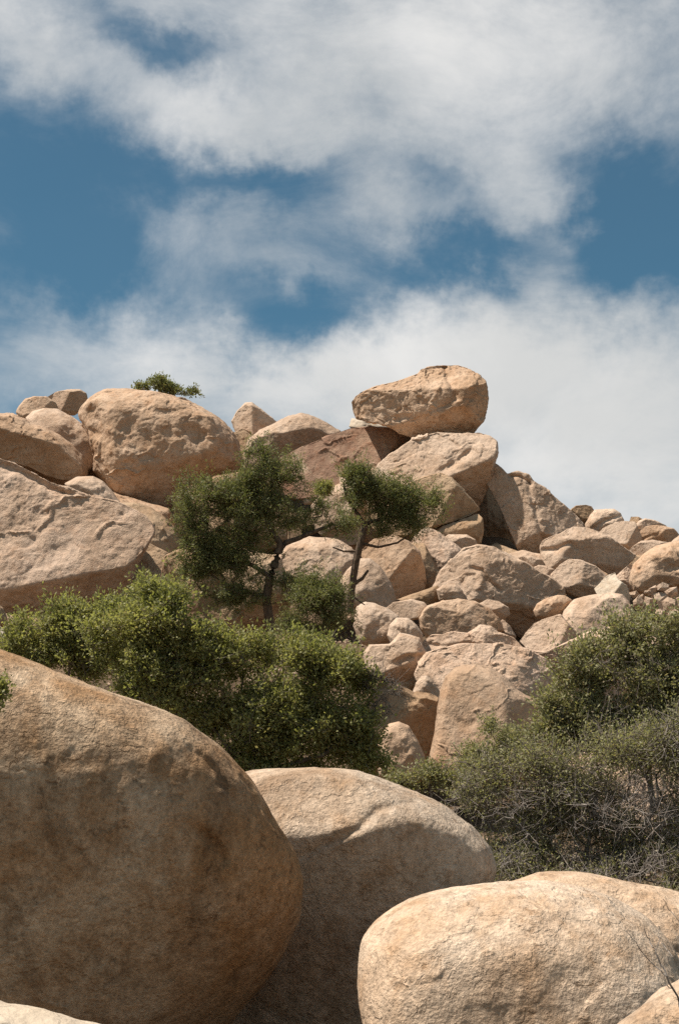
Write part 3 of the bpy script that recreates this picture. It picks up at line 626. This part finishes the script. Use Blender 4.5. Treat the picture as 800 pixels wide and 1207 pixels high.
# rubble under the right edge boulder
rr = random.Random(4)
RUB = [(748,700,8,5),(752,712,9,10),(765,712,11,13),(778,706,9,9),(785,716,10,12),(772,697,8,6),(760,723,8,8),(790,700,10,8),(798,712,10,10),(775,724,10,8),(795,726,10,9),(782,692,8,5),(756,704,5,4),(768,703,5,5),(788,708,5,4),(762,698,5,3)]
for (x, y, rx, ry) in RUB:
    pts = []
    k = rr.randint(4, 6); off = rr.uniform(0, 6)
    for i in range(k):
        a = off + i * 2 * math.pi / k
        q_ = rr.uniform(0.75, 1.35)
        pts.append((x + math.cos(a) * rx * q_ * 0.95, y + math.sin(a) * ry * q_ * 0.95))
    boulder(pts, 36.5 + rr.uniform(-0.6, 0.6) + (710 - y) * 0.04, 'pale broken stone in the rubble below the right edge boulder', 'tan', 'rubble_stone', 'stone', 'pale rubble stones', T=1.0, p=3.8, auto=6, n=24, soft=0.8, lean=0.1, chip=1.5)

# the pile goes on past the right edge of the frame, smaller blocks lie on the slope below it
def hull(cx, cy, rx, ry, rnd):
    k = rnd.randint(8, 11); off = rnd.uniform(0, 6)
    return [(cx + math.cos(off + i * 2 * math.pi / k) * rx * rnd.uniform(0.85, 1.12), cy + math.sin(off + i * 2 * math.pi / k) * ry * rnd.uniform(0.85, 1.12)) for i in range(k)]
rz = random.Random(11)
BEYOND = [(890,690,62,45,44),(985,720,60,42,44),(880,765,55,40,36),(965,800,66,50,34),(1060,775,58,45,40),(1075,850,60,46,32),(905,850,60,44,29),(1000,900,70,50,27),(1100,930,60,50,26),(930,955,62,48,23)]
for n_, (x, y, rx, ry, d_) in enumerate(BEYOND):
    boulder(hull(x, y, rx, ry, rz), d_, 'tan boulder of the pile beyond the right edge of the picture', ('tan', 'orange', 'pink')[n_ % 3], group='boulders past the right edge', lean=0.35, n=44)

def scatter():
    rs = np.random.RandomState(5)
    n = 5200
    x = rs.uniform(-12, 14, n); y = rs.uniform(4, 46, n)
    z = ground_z(x, y)
    s_ = 0.02 + 0.075 * rs.uniform(0, 1, n) ** 4
    S, Q = cubesphere(2)
    V = S[None] * (s_[:, None, None] * rs.uniform(0.6, 1.2, (n, 1, 3))) + rs.normal(size=(n, len(S), 3)) * (s_ * 0.16)[:, None, None]
    V += np.stack([x, y, z + s_ * 0.25], 1)[:, None, :]
    F = (Q[None] + (np.arange(n) * len(S))[:, None, None]).reshape(-1, 4)
    o = link('gravel', make_mesh('gravel', V.reshape(-1, 3), F, False), MATS['tan'])
    tag(o, 'loose tan gravel strewn over the slope between the boulders', 'gravel', kind='stuff')
    m = 700; per = 26
    c = rs.uniform(0, 1, (m, 2)) * [25, 30] + [-12, 6]
    bx = np.repeat(c[:, 0], per) + rs.normal(size=m * per) * 0.07; by = np.repeat(c[:, 1], per) + rs.normal(size=m * per) * 0.07
    bz = ground_z(bx, by) - 0.01
    h_ = rs.uniform(0.07, 0.24, m * per); lx = rs.normal(size=m * per) * 0.5 * h_; ly = rs.normal(size=m * per) * 0.5 * h_
    an = rs.uniform(0, 6.28, m * per); wx, wy = np.cos(an) * 0.004, np.sin(an) * 0.004
    V = np.stack([np.stack([bx - wx, by - wy, bz], 1), np.stack([bx + wx, by + wy, bz], 1),
                  np.stack([bx + lx * .6 + wx * .6, by + ly * .6 + wy * .6, bz + h_ * .7], 1), np.stack([bx + lx, by + ly, bz + h_], 1)], 1).reshape(-1, 3)
    md = bpy.data.materials.new('dry grass'); md.use_nodes = True
    N = NT(md.node_tree); g = N.node('ShaderNodeNewGeometry')
    d = N.node('ShaderNodeBsdfPrincipled'); N.put(d.inputs['Base Color'], N.mix(g.outputs['Random Per Island'], (0.30, 0.24, 0.13), (0.19, 0.15, 0.085))); d.inputs['Roughness'].default_value = 0.8
    ou = N.node('ShaderNodeOutputMaterial'); N.l.new(d.outputs[0], ou.inputs[0])
    o = link('dry_grass', make_mesh('dry_grass', V, np.arange(m * per * 4).reshape(-1, 4), False), md)
    tag(o, 'thin dry grass and litter on the slope among the shrubs', 'grass', kind='stuff')
scatter()

# ------------------------------------------------------------------ plants
def leaf_material(name, a, b, dry=None, dry_amt=0.0, trans=0.35):
    m = bpy.data.materials.new(name); m.use_nodes = True
    N = NT(m.node_tree)
    g = N.node('ShaderNodeNewGeometry')
    rnd = g.outputs['Random Per Island']
    tcn = N.node('ShaderNodeTexCoord')
    clump = N.noise(tcn.outputs['Object'], 2.2, 3, 0.5)
    f = N.math('ADD', N.math('MULTIPLY', rnd, 0.6), N.math('MULTIPLY', N.remap(clump, 0.35, 0.65), 0.45), clamp=True)
    c = N.mix(f, a, b)
    if dry: c = N.mix(N.math('MULTIPLY', N.math('GREATER_THAN', rnd, 1 - dry_amt), 0.85), c, dry)
    d = N.node('ShaderNodeBsdfPrincipled'); N.put(d.inputs['Base Color'], c); d.inputs['Roughness'].default_value = 0.55; d.inputs['Specular IOR Level'].default_value = 0.3
    t = N.node('ShaderNodeBsdfTranslucent'); N.put(t.inputs[0], N.mix(1.0, c, (1.2, 1.25, 0.7), 'MULTIPLY'))
    mx = N.node('ShaderNodeMixShader'); mx.inputs[0].default_value = trans
    N.l.new(d.outputs[0], mx.inputs[1]); N.l.new(t.outputs[0], mx.inputs[2])
    out = N.node('ShaderNodeOutputMaterial'); N.l.new(mx.outputs[0], out.inputs[0])
    return m
def bark_material(name, a, b, scale=9.0):
    m = bpy.data.materials.new(name); m.use_nodes = True
    N = NT(m.node_tree)
    tcn = N.node('ShaderNodeTexCoord')
    s_ = N.noise(N.vmath('MULTIPLY', tcn.outputs['Object'], (3.0, 3.0, 0.7)), scale, 6, 0.65, 0.3)
    c = N.mix(N.remap(s_, 0.35, 0.65), a, b)
    d = N.node('ShaderNodeBsdfPrincipled'); N.put(d.inputs['Base Color'], c); d.inputs['Roughness'].default_value = 0.9; d.inputs['Specular IOR Level'].default_value = 0.1
    bp = N.node('ShaderNodeBump'); bp.inputs['Strength'].default_value = 0.8; bp.inputs['Distance'].default_value = 0.02
    N.put(bp.inputs['Height'], s_); N.l.new(bp.outputs[0], d.inputs['Normal'])
    out = N.node('ShaderNodeOutputMaterial'); N.l.new(d.outputs[0], out.inputs[0])
    return m
L_PINE = leaf_material('pine needles', (0.130, 0.145, 0.050), (0.255, 0.250, 0.110), (0.24, 0.18, 0.10), 0.06, 0.4)
L_OAK = leaf_material('shrub leaves', (0.19, 0.195, 0.065), (0.38, 0.355, 0.155), (0.36, 0.29, 0.16), 0.06, 0.5)
L_GREY = leaf_material('grey green shrub leaves', (0.215, 0.205, 0.100), (0.37, 0.345, 0.185), (0.34, 0.27, 0.18), 0.16, 0.45)
B_DARK = bark_material('dark bark', (0.08, 0.056, 0.042), (0.18, 0.125, 0.085))
B_TWIG = bark_material('grey twigs', (0.10, 0.08, 0.065), (0.24, 0.20, 0.17))
B_PALE = bark_material('bleached twigs', (0.20, 0.165, 0.14), (0.37, 0.32, 0.28))

class Skel:
    """branching skeleton: nodes joined to parents, grown out to target points"""
    def __init__(self): self.p = []; self.par = []
    def add(self, p, par): self.p.append(np.asarray(p, float)); self.par.append(par); return len(self.p) - 1
    def path(self, pts, par=-1, step=0.08, rs=None, jit=0.0):
        last = par
        for i, q in enumerate(pts):
            q = np.asarray(q, float)
            if last >= 0:
                a = self.p[last]; L = np.linalg.norm(q - a); k = max(1, int(L / step))
                for t in range(1, k + 1):
                    w = q * (t / k) + a * (1 - t / k)
                    if rs is not None and t < k: w = w + rs.normal(size=3) * jit
                    last = self.add(w, last)
            else: last = self.add(q, -1)
        return last
    def grow(self, targets, rs, step=0.09, jit=0.012, droop=0.12, minrow=0):
        root = self.p[0]
        order = np.argsort(np.linalg.norm(targets - root, axis=1))
        tips = []
        for t in targets[order]:
            P = np.array(self.p)
            d = np.linalg.norm(P - t, axis=1) + 0.25 * np.linalg.norm(P - root, axis=1)
            d[:minrow] += 5
            j = int(np.argmin(d)); a = P[j]
            L = np.linalg.norm(t - a); k = max(1, int(L / step)); last = j
            bend = rs.normal(size=3) * L * 0.10 - np.array([0, 0, droop * L * 0.5])
            for i in range(1, k + 1):
                w = i / k
                q = a * (1 - w) + t * w + bend * math.sin(math.pi * w) + (rs.normal(size=3) * jit if i < k else 0)
                last = self.add(q, last)
            tips.append(last)
        return tips
    def radii(self, tip, power=0.42, rmax=None):
        n = len(self.p); cnt = np.zeros(n); hasch = np.zeros(n, bool)
        for i in range(n):
            if self.par[i] >= 0: hasch[self.par[i]] = True
        cnt[~hasch] = 1
        for i in range(n - 1, -1, -1):
            if self.par[i] >= 0: cnt[self.par[i]] += cnt[i]
        r = tip * np.maximum(cnt, 1) ** power
        return np.minimum(r, rmax) if rmax else r

def tubes(P, par, rad, sides=4, lo=0.0, hi=9e9):
    P = np.array(P); par = np.array(par); i = np.where(par >= 0)[0]
    i = i[(rad[i] >= lo) & (rad[i] < hi)]
    if len(i) == 0: return np.zeros((0, 3)), np.zeros((0, 4), int)
    a, b = P[par[i]], P[i]
    d = b - a; L = np.linalg.norm(d, axis=1)[:, None]; d = d / np.maximum(L, 1e-9)
    # direction of the parent's own edge for the lower ring, so rings meet
    pp = par[par[i]]
    d0 = np.where((pp >= 0)[:, None], a - P[np.maximum(pp, 0)], b - a); d0 /= np.maximum(np.linalg.norm(d0, axis=1)[:, None], 1e-9)
    ra = np.minimum(rad[par[i]], rad[i] * 1.35)
    V = []
    for (c, dr, r) in ((a, d0, ra), (b, d, rad[i])):
        ref = np.where((np.abs(dr[:, 2]) > 0.9)[:, None], np.array([1.0, 0, 0]), np.array([0, 0, 1.0]))
        e1 = np.cross(dr, ref); e1 /= np.maximum(np.linalg.norm(e1, axis=1)[:, None], 1e-9); e2 = np.cross(dr, e1)
        for k in range(sides):
            an = 2 * math.pi * k / sides
            V.append(c + (e1 * math.cos(an) + e2 * math.sin(an)) * r[:, None])
    m_ = len(i); V = np.concatenate(V)
    F = []
    idx = np.arange(m_)
    for k in range(sides):
        k2 = (k + 1) % sides
        F.append(np.stack([k * m_ + idx, k2 * m_ + idx, (sides + k2) * m_ + idx, (sides + k) * m_ + idx], 1))
    return V, np.concatenate(F)

def leaves(centres, normals_up, rs, per, spread, ln, wd, flat=0.5, along=None):
    n = len(centres) * per
    c = np.repeat(centres, per, 0) + rs.normal(size=(n, 3)) * spread
    d = rs.normal(size=(n, 3)); d[:, 2] += normals_up
    if along is not None: d += np.repeat(along, per, 0)
    d /= np.linalg.norm(d, axis=1)[:, None]
    t = np.cross(d, rs.normal(size=(n, 3))); t /= np.linalg.norm(t, axis=1)[:, None]
    l = ln * rs.uniform(0.6, 1.3, n)[:, None]; w = wd * rs.uniform(0.7, 1.3, n)[:, None]
    V = np.stack([c, c + d * l * 0.5 + t * w * 0.5, c + d * l, c + d * l * 0.5 - t * w * 0.5], 1).reshape(-1, 3)
    return V, np.arange(n * 4).reshape(-1, 4)

def blob_points(blobs, d, count, rs, deep=0.8, shell=0.35, clump=0.17):
    """points scattered through leaf masses given as (x, y, rx, ry[, nearer m]) on the photograph at distance d"""
    area = np.array([b[2] * b[3] for b in blobs], float); area /= area.sum()
    out = []
    for b, a in zip(blobs, area):
        k = max(3, int(round(count * a)))
        nc = max(3, k // 9)
        cc = rs.normal(size=(nc, 3)); cc /= np.linalg.norm(cc, axis=1)[:, None]
        cc *= (rs.uniform(0.05, 1, nc) ** shell)[:, None] * 0.92
        v = cc[rs.randint(0, nc, k)] + rs.normal(size=(k, 3)) * clump
        s = d / FPX
        near = b[4] if len(b) > 4 else 0.0
        c = at(b[0], b[1], d - near)
        rz = deep * 0.5 * (b[2] + b[3])
        out.append(c + (v[:, :1] * b[2] * s) * AX_R + (v[:, 1:2] * b[3] * s) * AX_U + (v[:, 2:3] * rz * s) * AX_F)
    return np.concatenate(out)

def empty(name, loc, label, cat, group=None):
    o = bpy.data.objects.new(name, None); COL.objects.link(o)
    o.location = loc; o.empty_display_size = 0.3
    return tag(o, label, cat, group)

def part(name, V, F, mat, root, smooth=True):
    V = V - np.array(root.location)
    return link(name, make_mesh(name, V, F, smooth), mat, root)

def cat_mesh(lst):
    Vs, Fs, b = [], [], 0
    for V, F in lst:
        if len(V) == 0: continue
        Vs.append(V); Fs.append(F + b); b += len(V)
    return np.concatenate(Vs), np.concatenate(Fs)

def plant(name, label, cat, d, trunks, blobs, seed, ntar, per, spread, ln, wd, leafm, barkm, group=None, tip=0.003, rmax=0.12, trunk_r=None,
          up=0.4, sub=4, subr=0.12, deep=0.8, bare=None, nbare=0, bare_m=None, power=0.42, drop=0.0, droop=0.12, shell=0.35, clump=0.21, stray=0.0):
    rs = np.random.RandomState(seed)
    base = at(trunks[0][0][0], trunks[0][0][1], d)
    sk = Skel(); ends = []
    fixed = {}
    for ti, tr in enumerate(trunks):
        near = 0
        pts = [at(t[0], t[1], d - (t[3] if len(t) > 3 else 0)) for t in tr]
        if ti == 0: n0 = 0; sk.path(pts, -1, 0.08, rs, 0.004)
        else:
            P = np.array(sk.p); j = int(np.argmin(np.linalg.norm(P - pts[0], axis=1))); n0 = len(sk.p)
            sk.path(pts[1:], j, 0.08, rs, 0.004)
        # explicit radii along drawn trunks
        px_ = np.array([[*at(t[0], t[1], d - (t[3] if len(t) > 3 else 0)), t[2] * d / FPX / 2] for t in tr])
        for i in range(n0, len(sk.p)):
            dd = np.linalg.norm(px_[:, :3] - sk.p[i], axis=1); w = 1 / (dd + 1e-3) ** 2
            fixed[i] = float((px_[:, 3] * w).sum() / w.sum())
    ntrunk = len(sk.p)
    tg = blob_points(blobs, d, ntar, rs, deep, shell, clump)
    if stray: tg = np.concatenate([tg, blob_points([(b[0], b[1], b[2] * 1.3, b[3] * 1.35) for b in blobs], d, int(ntar * stray), rs, deep, 0.2, 0.3)])
    tips = sk.grow(tg, rs, droop=droop)
    rad = sk.radii(tip, power, rmax)
    for i, r_ in fixed.items(): rad[i] = r_
    root = empty(name, base, label, cat, group)
    Vt, Ft = tubes(sk.p[:ntrunk], sk.par[:ntrunk], rad[:ntrunk], 8)
    part('trunk', Vt, Ft, barkm, root)
    P = np.array(sk.p); par = np.array(sk.par)
    par2 = par.copy(); par2[:ntrunk] = -1
    lst = [tubes(P, par2, rad, 4)]
    # side twigs round each tip carry the leaves
    tp = P[tips]
    keep = rs.uniform(size=len(tp)) >= drop
    tw = np.repeat(tp, sub, 0) ; o_ = rs.normal(size=tw.shape) * subr; o_[:, 2] += subr * 0.35
    te = tw + o_
    n2 = len(tw)
    PP = np.concatenate([tw, te]); pr = np.concatenate([np.full(n2, -1), np.arange(n2)])
    lst.append(tubes(PP, pr, np.full(2 * n2, tip * 0.7), 3) if False else tubes(PP, pr, np.full(2 * n2, tip * 0.7), 4))
    V, F = cat_mesh(lst)
    part('branches', V, F, barkm, root)
    cen = []
    kk = np.repeat(keep, sub)
    for w in (0.35, 0.7, 1.0): cen.append((tw * (1 - w) + te * w)[kk])
    cen = np.concatenate(cen)
    al = np.concatenate([o_[kk]] * 3) / subr * 0.5
    V, F = leaves(cen, up, rs, per, spread, ln, wd, along=al)
    part('foliage', V, F, leafm, root, smooth=False)
    if bare:
        tb = blob_points(bare, d, nbare, rs, deep, 0.5)
        s2 = Skel(); s2.p = list(P); s2.par = list(par); n1 = len(s2.p)
        tp2 = s2.grow(tb, rs, step=0.06, jit=0.014, droop=-0.05)
        P2 = np.array(s2.p); pr2 = np.array(s2.par)
        r2 = np.full(len(P2), tip * 1.0); 
        pr3 = pr2.copy(); pr3[:n1] = -1
        l2 = [tubes(P2, pr3, r2, 4)]
        b0 = P2[tp2]; m2 = 4
        a_ = np.repeat(b0, m2, 0); e_ = a_ + rs.normal(size=a_.shape) * subr * 0.9
        nn = len(a_)
        l2.append(tubes(np.concatenate([a_, e_]), np.concatenate([np.full(nn, -1), np.arange(nn)]), np.full(2 * nn, tip * 0.6), 4))
        V, F = cat_mesh(l2)
        part('dead_twigs', V, F, bare_m or B_PALE, root)
    return root

# large pine
plant('pine_tree', 'larger dark green pine with crooked trunk below the summit rocks', 'tree', 27.0,
      [[(320,765,12),(318,735,11),(314,708,10.5),(318,680,10),(327,657,9.5),(331,642,9)],
       [(331,642,8),(318,622,6),(312,600,5),(320,575,4),(322,552,2.5)],
       [(331,642,8),(348,636,6),(368,628,4.5),(392,618,3)],
       [(318,680,7),(300,668,5),(278,655,4),(250,648,2.5)],
       [(318,622,5),(295,605,4),(268,595,3),(240,588,2)],
       [(316,700,5),(298,700,4),(280,694,2.5),(262,686,1.5)]],
      [(318,549,33,22),(303,530,10,9),(352,562,17,13),(303,568,22,13),(262,582,38,20),(231,580,22,13),(290,596,28,16),(262,606,45,16),(335,610,36,19),(366,606,28,13),(393,615,22,12),
       (232,645,30,22),(270,640,40,24),(300,632,22,16),(245,668,34,15),(282,672,28,18),(219,622,13,8),(290,708,24,15),(318,596,16,10),(262,655,30,18),(285,585,28,16),(235,665,28,22),(310,575,24,16),(270,700,30,18),(340,690,18,14),(225,600,22,16)],
      11, 540, 8, 0.040, 0.060, 0.016, L_PINE, B_DARK, group='pines below the summit', tip=0.0045, rmax=0.026, sub=5, subr=0.12, up=0.5, shell=0.6, clump=0.34, stray=0.10)
# smaller pine
plant('pine_tree', 'smaller pine with leaning forked trunk and open crown', 'tree', 28.5,
      [[(412,722,9),(414,695,9),(419,665,8.5),(426,635,8),(430,618,7)],
       [(430,618,5.5),(419,603,4.5),(408,585,3.5),(405,568,2)],
       [(430,618,5),(448,612,4),(455,595,3),(462,580,2)],
       [(426,640,4),(445,645,3),(468,640,2.4),(486,628,1.5)],
       [(448,612,3.5),(470,606,3),(492,600,2)],
       [(417,650,3.5),(405,650,2.5),(392,645,1.6)],
       [(416,690,4.5),(427,682,4),(434,672,3)],
       [(414,698,3),(421,707,2),(430,713,1.2)]],
      [(435,566,28,13),(414,560,14,8),(450,580,28,16),(428,585,22,12),(496,594,20,15),(512,592,8,7),(474,600,20,15),(484,617,22,9),(452,626,16,8),(465,612,20,9),(445,588,34,18),(480,606,26,12),(422,572,20,14)],
      12, 250, 8, 0.040, 0.060, 0.016, L_PINE, B_DARK, group='pines below the summit', tip=0.0045, rmax=0.024, sub=5, subr=0.12, up=0.5, shell=0.6, clump=0.34, stray=0.10)
# young pine
plant('pine_tree', 'low bushy young pine between the two trunks', 'tree', 26.2,
      [[(382,752,7),(384,730,6),(380,712,5),(372,698,4)], [(384,730,4),(365,715,3),(352,705,2)]],
      [(375,692,32,16),(392,700,18,12),(358,700,20,14),(370,712,34,13),(345,738,26,13),(395,735,22,12)],
      13, 170, 8, 0.040, 0.060, 0.016, L_PINE, B_DARK, group='pines below the summit', tip=0.0045, rmax=0.024, sub=5, subr=0.12, up=0.5, shell=0.6, clump=0.34, stray=0.10)

SH = 'shrubs at the foot of the hill'
plant('shrub', 'big leafy green shrub in front of the pines', 'shrub', 15.0,
      [[(300,950,9),(298,915,8),(290,880,6)], [(298,915,6),(330,880,5),(350,850,4)], [(298,915,6),(260,870,5),(230,830,4)], [(298,915,6),(380,890,5),(420,860,3)], [(290,880,5),(300,830,4),(310,790,3)]],
      [(215,738,52,38),(188,712,40,22),(165,735,35,25),(150,765,50,35),(170,795,50,35),(222,795,65,50),(280,772,55,30),(335,778,50,28),(385,780,45,28),(412,805,26,32),(290,830,85,40),(370,835,65,45),(415,868,40,40),(250,865,50,30),(330,880,85,25),(210,830,40,25),(430,905,28,14),(290,905,50,22),(355,908,60,20)],
      21, 1150, 7, 0.034, 0.042, 0.022, L_OAK, B_TWIG, group=SH, tip=0.0032, rmax=0.035, sub=5, subr=0.085, up=0.5,
      bare=[(452,825,30,32),(440,795,22,22),(465,800,18,14)], nbare=110, bare_m=B_TWIG, shell=0.4, drop=0.05)
plant('shrub', 'smaller airy green shrub at the left edge below the slab', 'shrub', 16.5,
      [[(75,850,5),(78,815,4),(82,790,3)], [(78,815,3.5),(45,785,3),(30,765,2)], [(78,815,3.5),(120,775,3),(140,750,2)], [(82,790,3),(90,760,2)]],
      [(38,755,30,24),(112,728,40,26),(125,760,45,34),(95,775,45,30),(12,765,22,18),(88,738,32,26),(135,727,32,26),(168,715,24,22),(165,697,12,9),(110,765,40,22),(60,775,30,18),(150,755,35,24)],
      22, 480, 7, 0.034, 0.042, 0.022, L_OAK, B_TWIG, group=SH, tip=0.0032, rmax=0.03, sub=5, subr=0.085, up=0.5, shell=0.45, drop=0.08)
plant('shrub', 'tall olive green shrub at the right edge against the rocks', 'shrub', 13.6,
      [[(770,960,8),(765,920,7),(760,880,6)], [(765,920,5),(720,860,4),(695,820,3)], [(760,880,5),(790,820,4),(800,780,3)], [(760,880,5),(745,820,4),(740,780,3)]],
      [(690,795,38,30),(668,828,26,26),(725,765,45,26),(772,748,50,22),(820,740,45,28),(745,800,60,36),(810,800,55,45),(700,840,45,28),(770,845,65,35),(650,828,12,12),(668,860,30,22),(705,872,40,22),(760,880,65,24),(815,868,50,32),(640,862,20,16)],
      23, 760, 7, 0.028, 0.038, 0.018, L_GREY, B_TWIG, group=SH, tip=0.003, rmax=0.03, sub=5, subr=0.09, up=0.5,
      bare=[(745,800,80,55),(790,770,50,45),(740,850,80,40)], nbare=220, bare_m=B_TWIG, shell=0.42, drop=0.12)
plant('shrub', 'grey twiggy half-bare shrub behind the pale domed boulder', 'shrub', 12.4,
      [[(690,1090,8),(690,1050,7),(690,1010,6)], [(690,1050,6),(640,990,5),(600,950,3)], [(690,1050,6),(750,990,5),(780,940,4)], [(690,1010,5),(700,950,4),(710,900,3)], [(690,1050,6),(800,1010,4),(840,980,3)]],
      [(600,915,55,32),(560,940,32,25),(640,950,70,45),(700,905,60,40),(760,890,60,45),(815,900,45,70),(700,970,80,40),(780,980,70,45),(640,900,60,25),(730,880,70,30),(620,985,45,28),(820,1000,40,35),(700,1030,110,20),(600,1005,40,20),(700,1045,110,16,0.6),(800,1035,50,28,0.4),(590,1020,40,22,0.4)],
      24, 850, 4, 0.040, 0.028, 0.013, L_GREY, B_TWIG, group=SH, tip=0.0029, rmax=0.03, sub=6, subr=0.09, up=0.4,
      bare=[(600,940,75,45),(680,950,95,65),(770,940,90,85),(720,1000,120,35),(800,880,50,50),(560,945,35,35),(680,1020,120,25),(590,990,50,30),(700,1042,120,18,0.6),(800,1030,60,30,0.5),(595,1020,40,22,0.4)], nbare=1650, bare_m=B_PALE, shell=0.5, drop=0.2)
plant('shrub', 'small sparse shrub against the base of the cone-shaped boulder', 'shrub', 18.0,
      [[(585,935,4),(588,900,3),(590,880,2)]], [(592,868,24,20),(570,885,22,16),(610,885,22,18),(588,900,35,14)],
      25, 110, 8, 0.028, 0.036, 0.018, L_GREY, B_TWIG, group=SH, tip=0.003, rmax=0.02, sub=5, subr=0.08, up=0.5, drop=0.1)
plant('shrub', 'little sprawling green shrub just behind the overhanging-brow boulder', 'shrub', 14.0,
      [[(508,965,3),(508,935,3),(506,915,2)]], [(505,914,20,14),(482,928,20,12),(530,924,22,14)],
      26, 80, 6, 0.034, 0.034, 0.016, L_GREY, B_TWIG, group=SH, tip=0.003, rmax=0.02, sub=4, subr=0.07, up=0.5)
plant('shrub', 'dark little bush growing on top of the largest dome boulder', 'shrub', 54.5,
      [[(192,472,2),(190,462,1.5)], [(190,464,1.2),(220,465,1)]], [(182,453,20,5),(166,456,10,3),(205,457,16,5),(225,464,8,3)],
      27, 60, 6, 0.06, 0.11, 0.05, L_PINE, B_DARK, tip=0.008, rmax=0.03, sub=4, subr=0.11, up=0.5)
plant('shrub', 'tiny green tuft in the crack below the varnished slab', 'shrub', 47.0,
      [[(382,586,1.5),(382,580,1)]], [(382,576,12,6)],
      28, 25, 12, 0.05, 0.09, 0.03, L_OAK, B_DARK, tip=0.006, rmax=0.02, sub=4, subr=0.1, up=0.5)
plant('shrub', 'leafy sprig poking in at the left edge before the huge boulder', 'shrub', 6.0,
      [[(-40,850,2),(-22,838,1.6),(-6,826,1)]], [(0,818,8,14),(-8,832,12,12)],
      29, 26, 6, 0.010, 0.016, 0.009, L_OAK, B_TWIG, tip=0.0012, rmax=0.004, sub=4, subr=0.025, up=0.5)

# bare stems at the lower right
def bare_stems():
    d = 5.0
    rs = np.random.RandomState(3)
    lines = [[(806,1200,2.6),(800,1182,2.6),(785,1150,2.4),(772,1122,1.8),(765,1108,1.2),(758,1088,0.7)],
             [(785,1150,1.6),(770,1137,1.2),(752,1117,0.9),(737,1098,0.6)],
             [(800,1182,1.5),(802,1150,1.2),(792,1128,0.9),(778,1110,0.6)],
             [(792,1165,1.2),(778,1160,0.9),(760,1156,0.5)],
             [(772,1122,1.0),(777,1108,0.8),(776,1092,0.5)],
             [(815,1120,1.3),(800,1090,1.0),(790,1074,0.8),(781,1060,0.5)],
             [(815,1150,1.2),(806,1120,0.9),(796,1100,0.6)]]
    root = empty('dead_shrub', at(806, 1200, d), 'bare pale stems sprouting beside the lower right corner boulder', 'dead shrub')
    for ln in lines:
        sk = Skel(); pts = [at(x, y, d + rs.uniform(-.05, .05)) for x, y, w in ln]
        P = np.array(pts); w = np.array([l[2] for l in ln]) * d / FPX / 2
        sub_p = [P[0]]; sub_r = [w[0]]
        for i in range(len(P) - 1):
            for t in (0.25, 0.5, 0.75, 1.0):
                sub_p.append(P[i] * (1 - t) + P[i + 1] * t + (rs.normal(size=3) * 0.003 if t < 1 else 0)); sub_r.append(w[i] * (1 - t) + w[i + 1] * t)
        V, F = tubes(sub_p, [-1] + list(range(len(sub_p) - 1)), np.array(sub_r), 6)
        part('stem', V, F, B_PALE, root)
bare_stems()
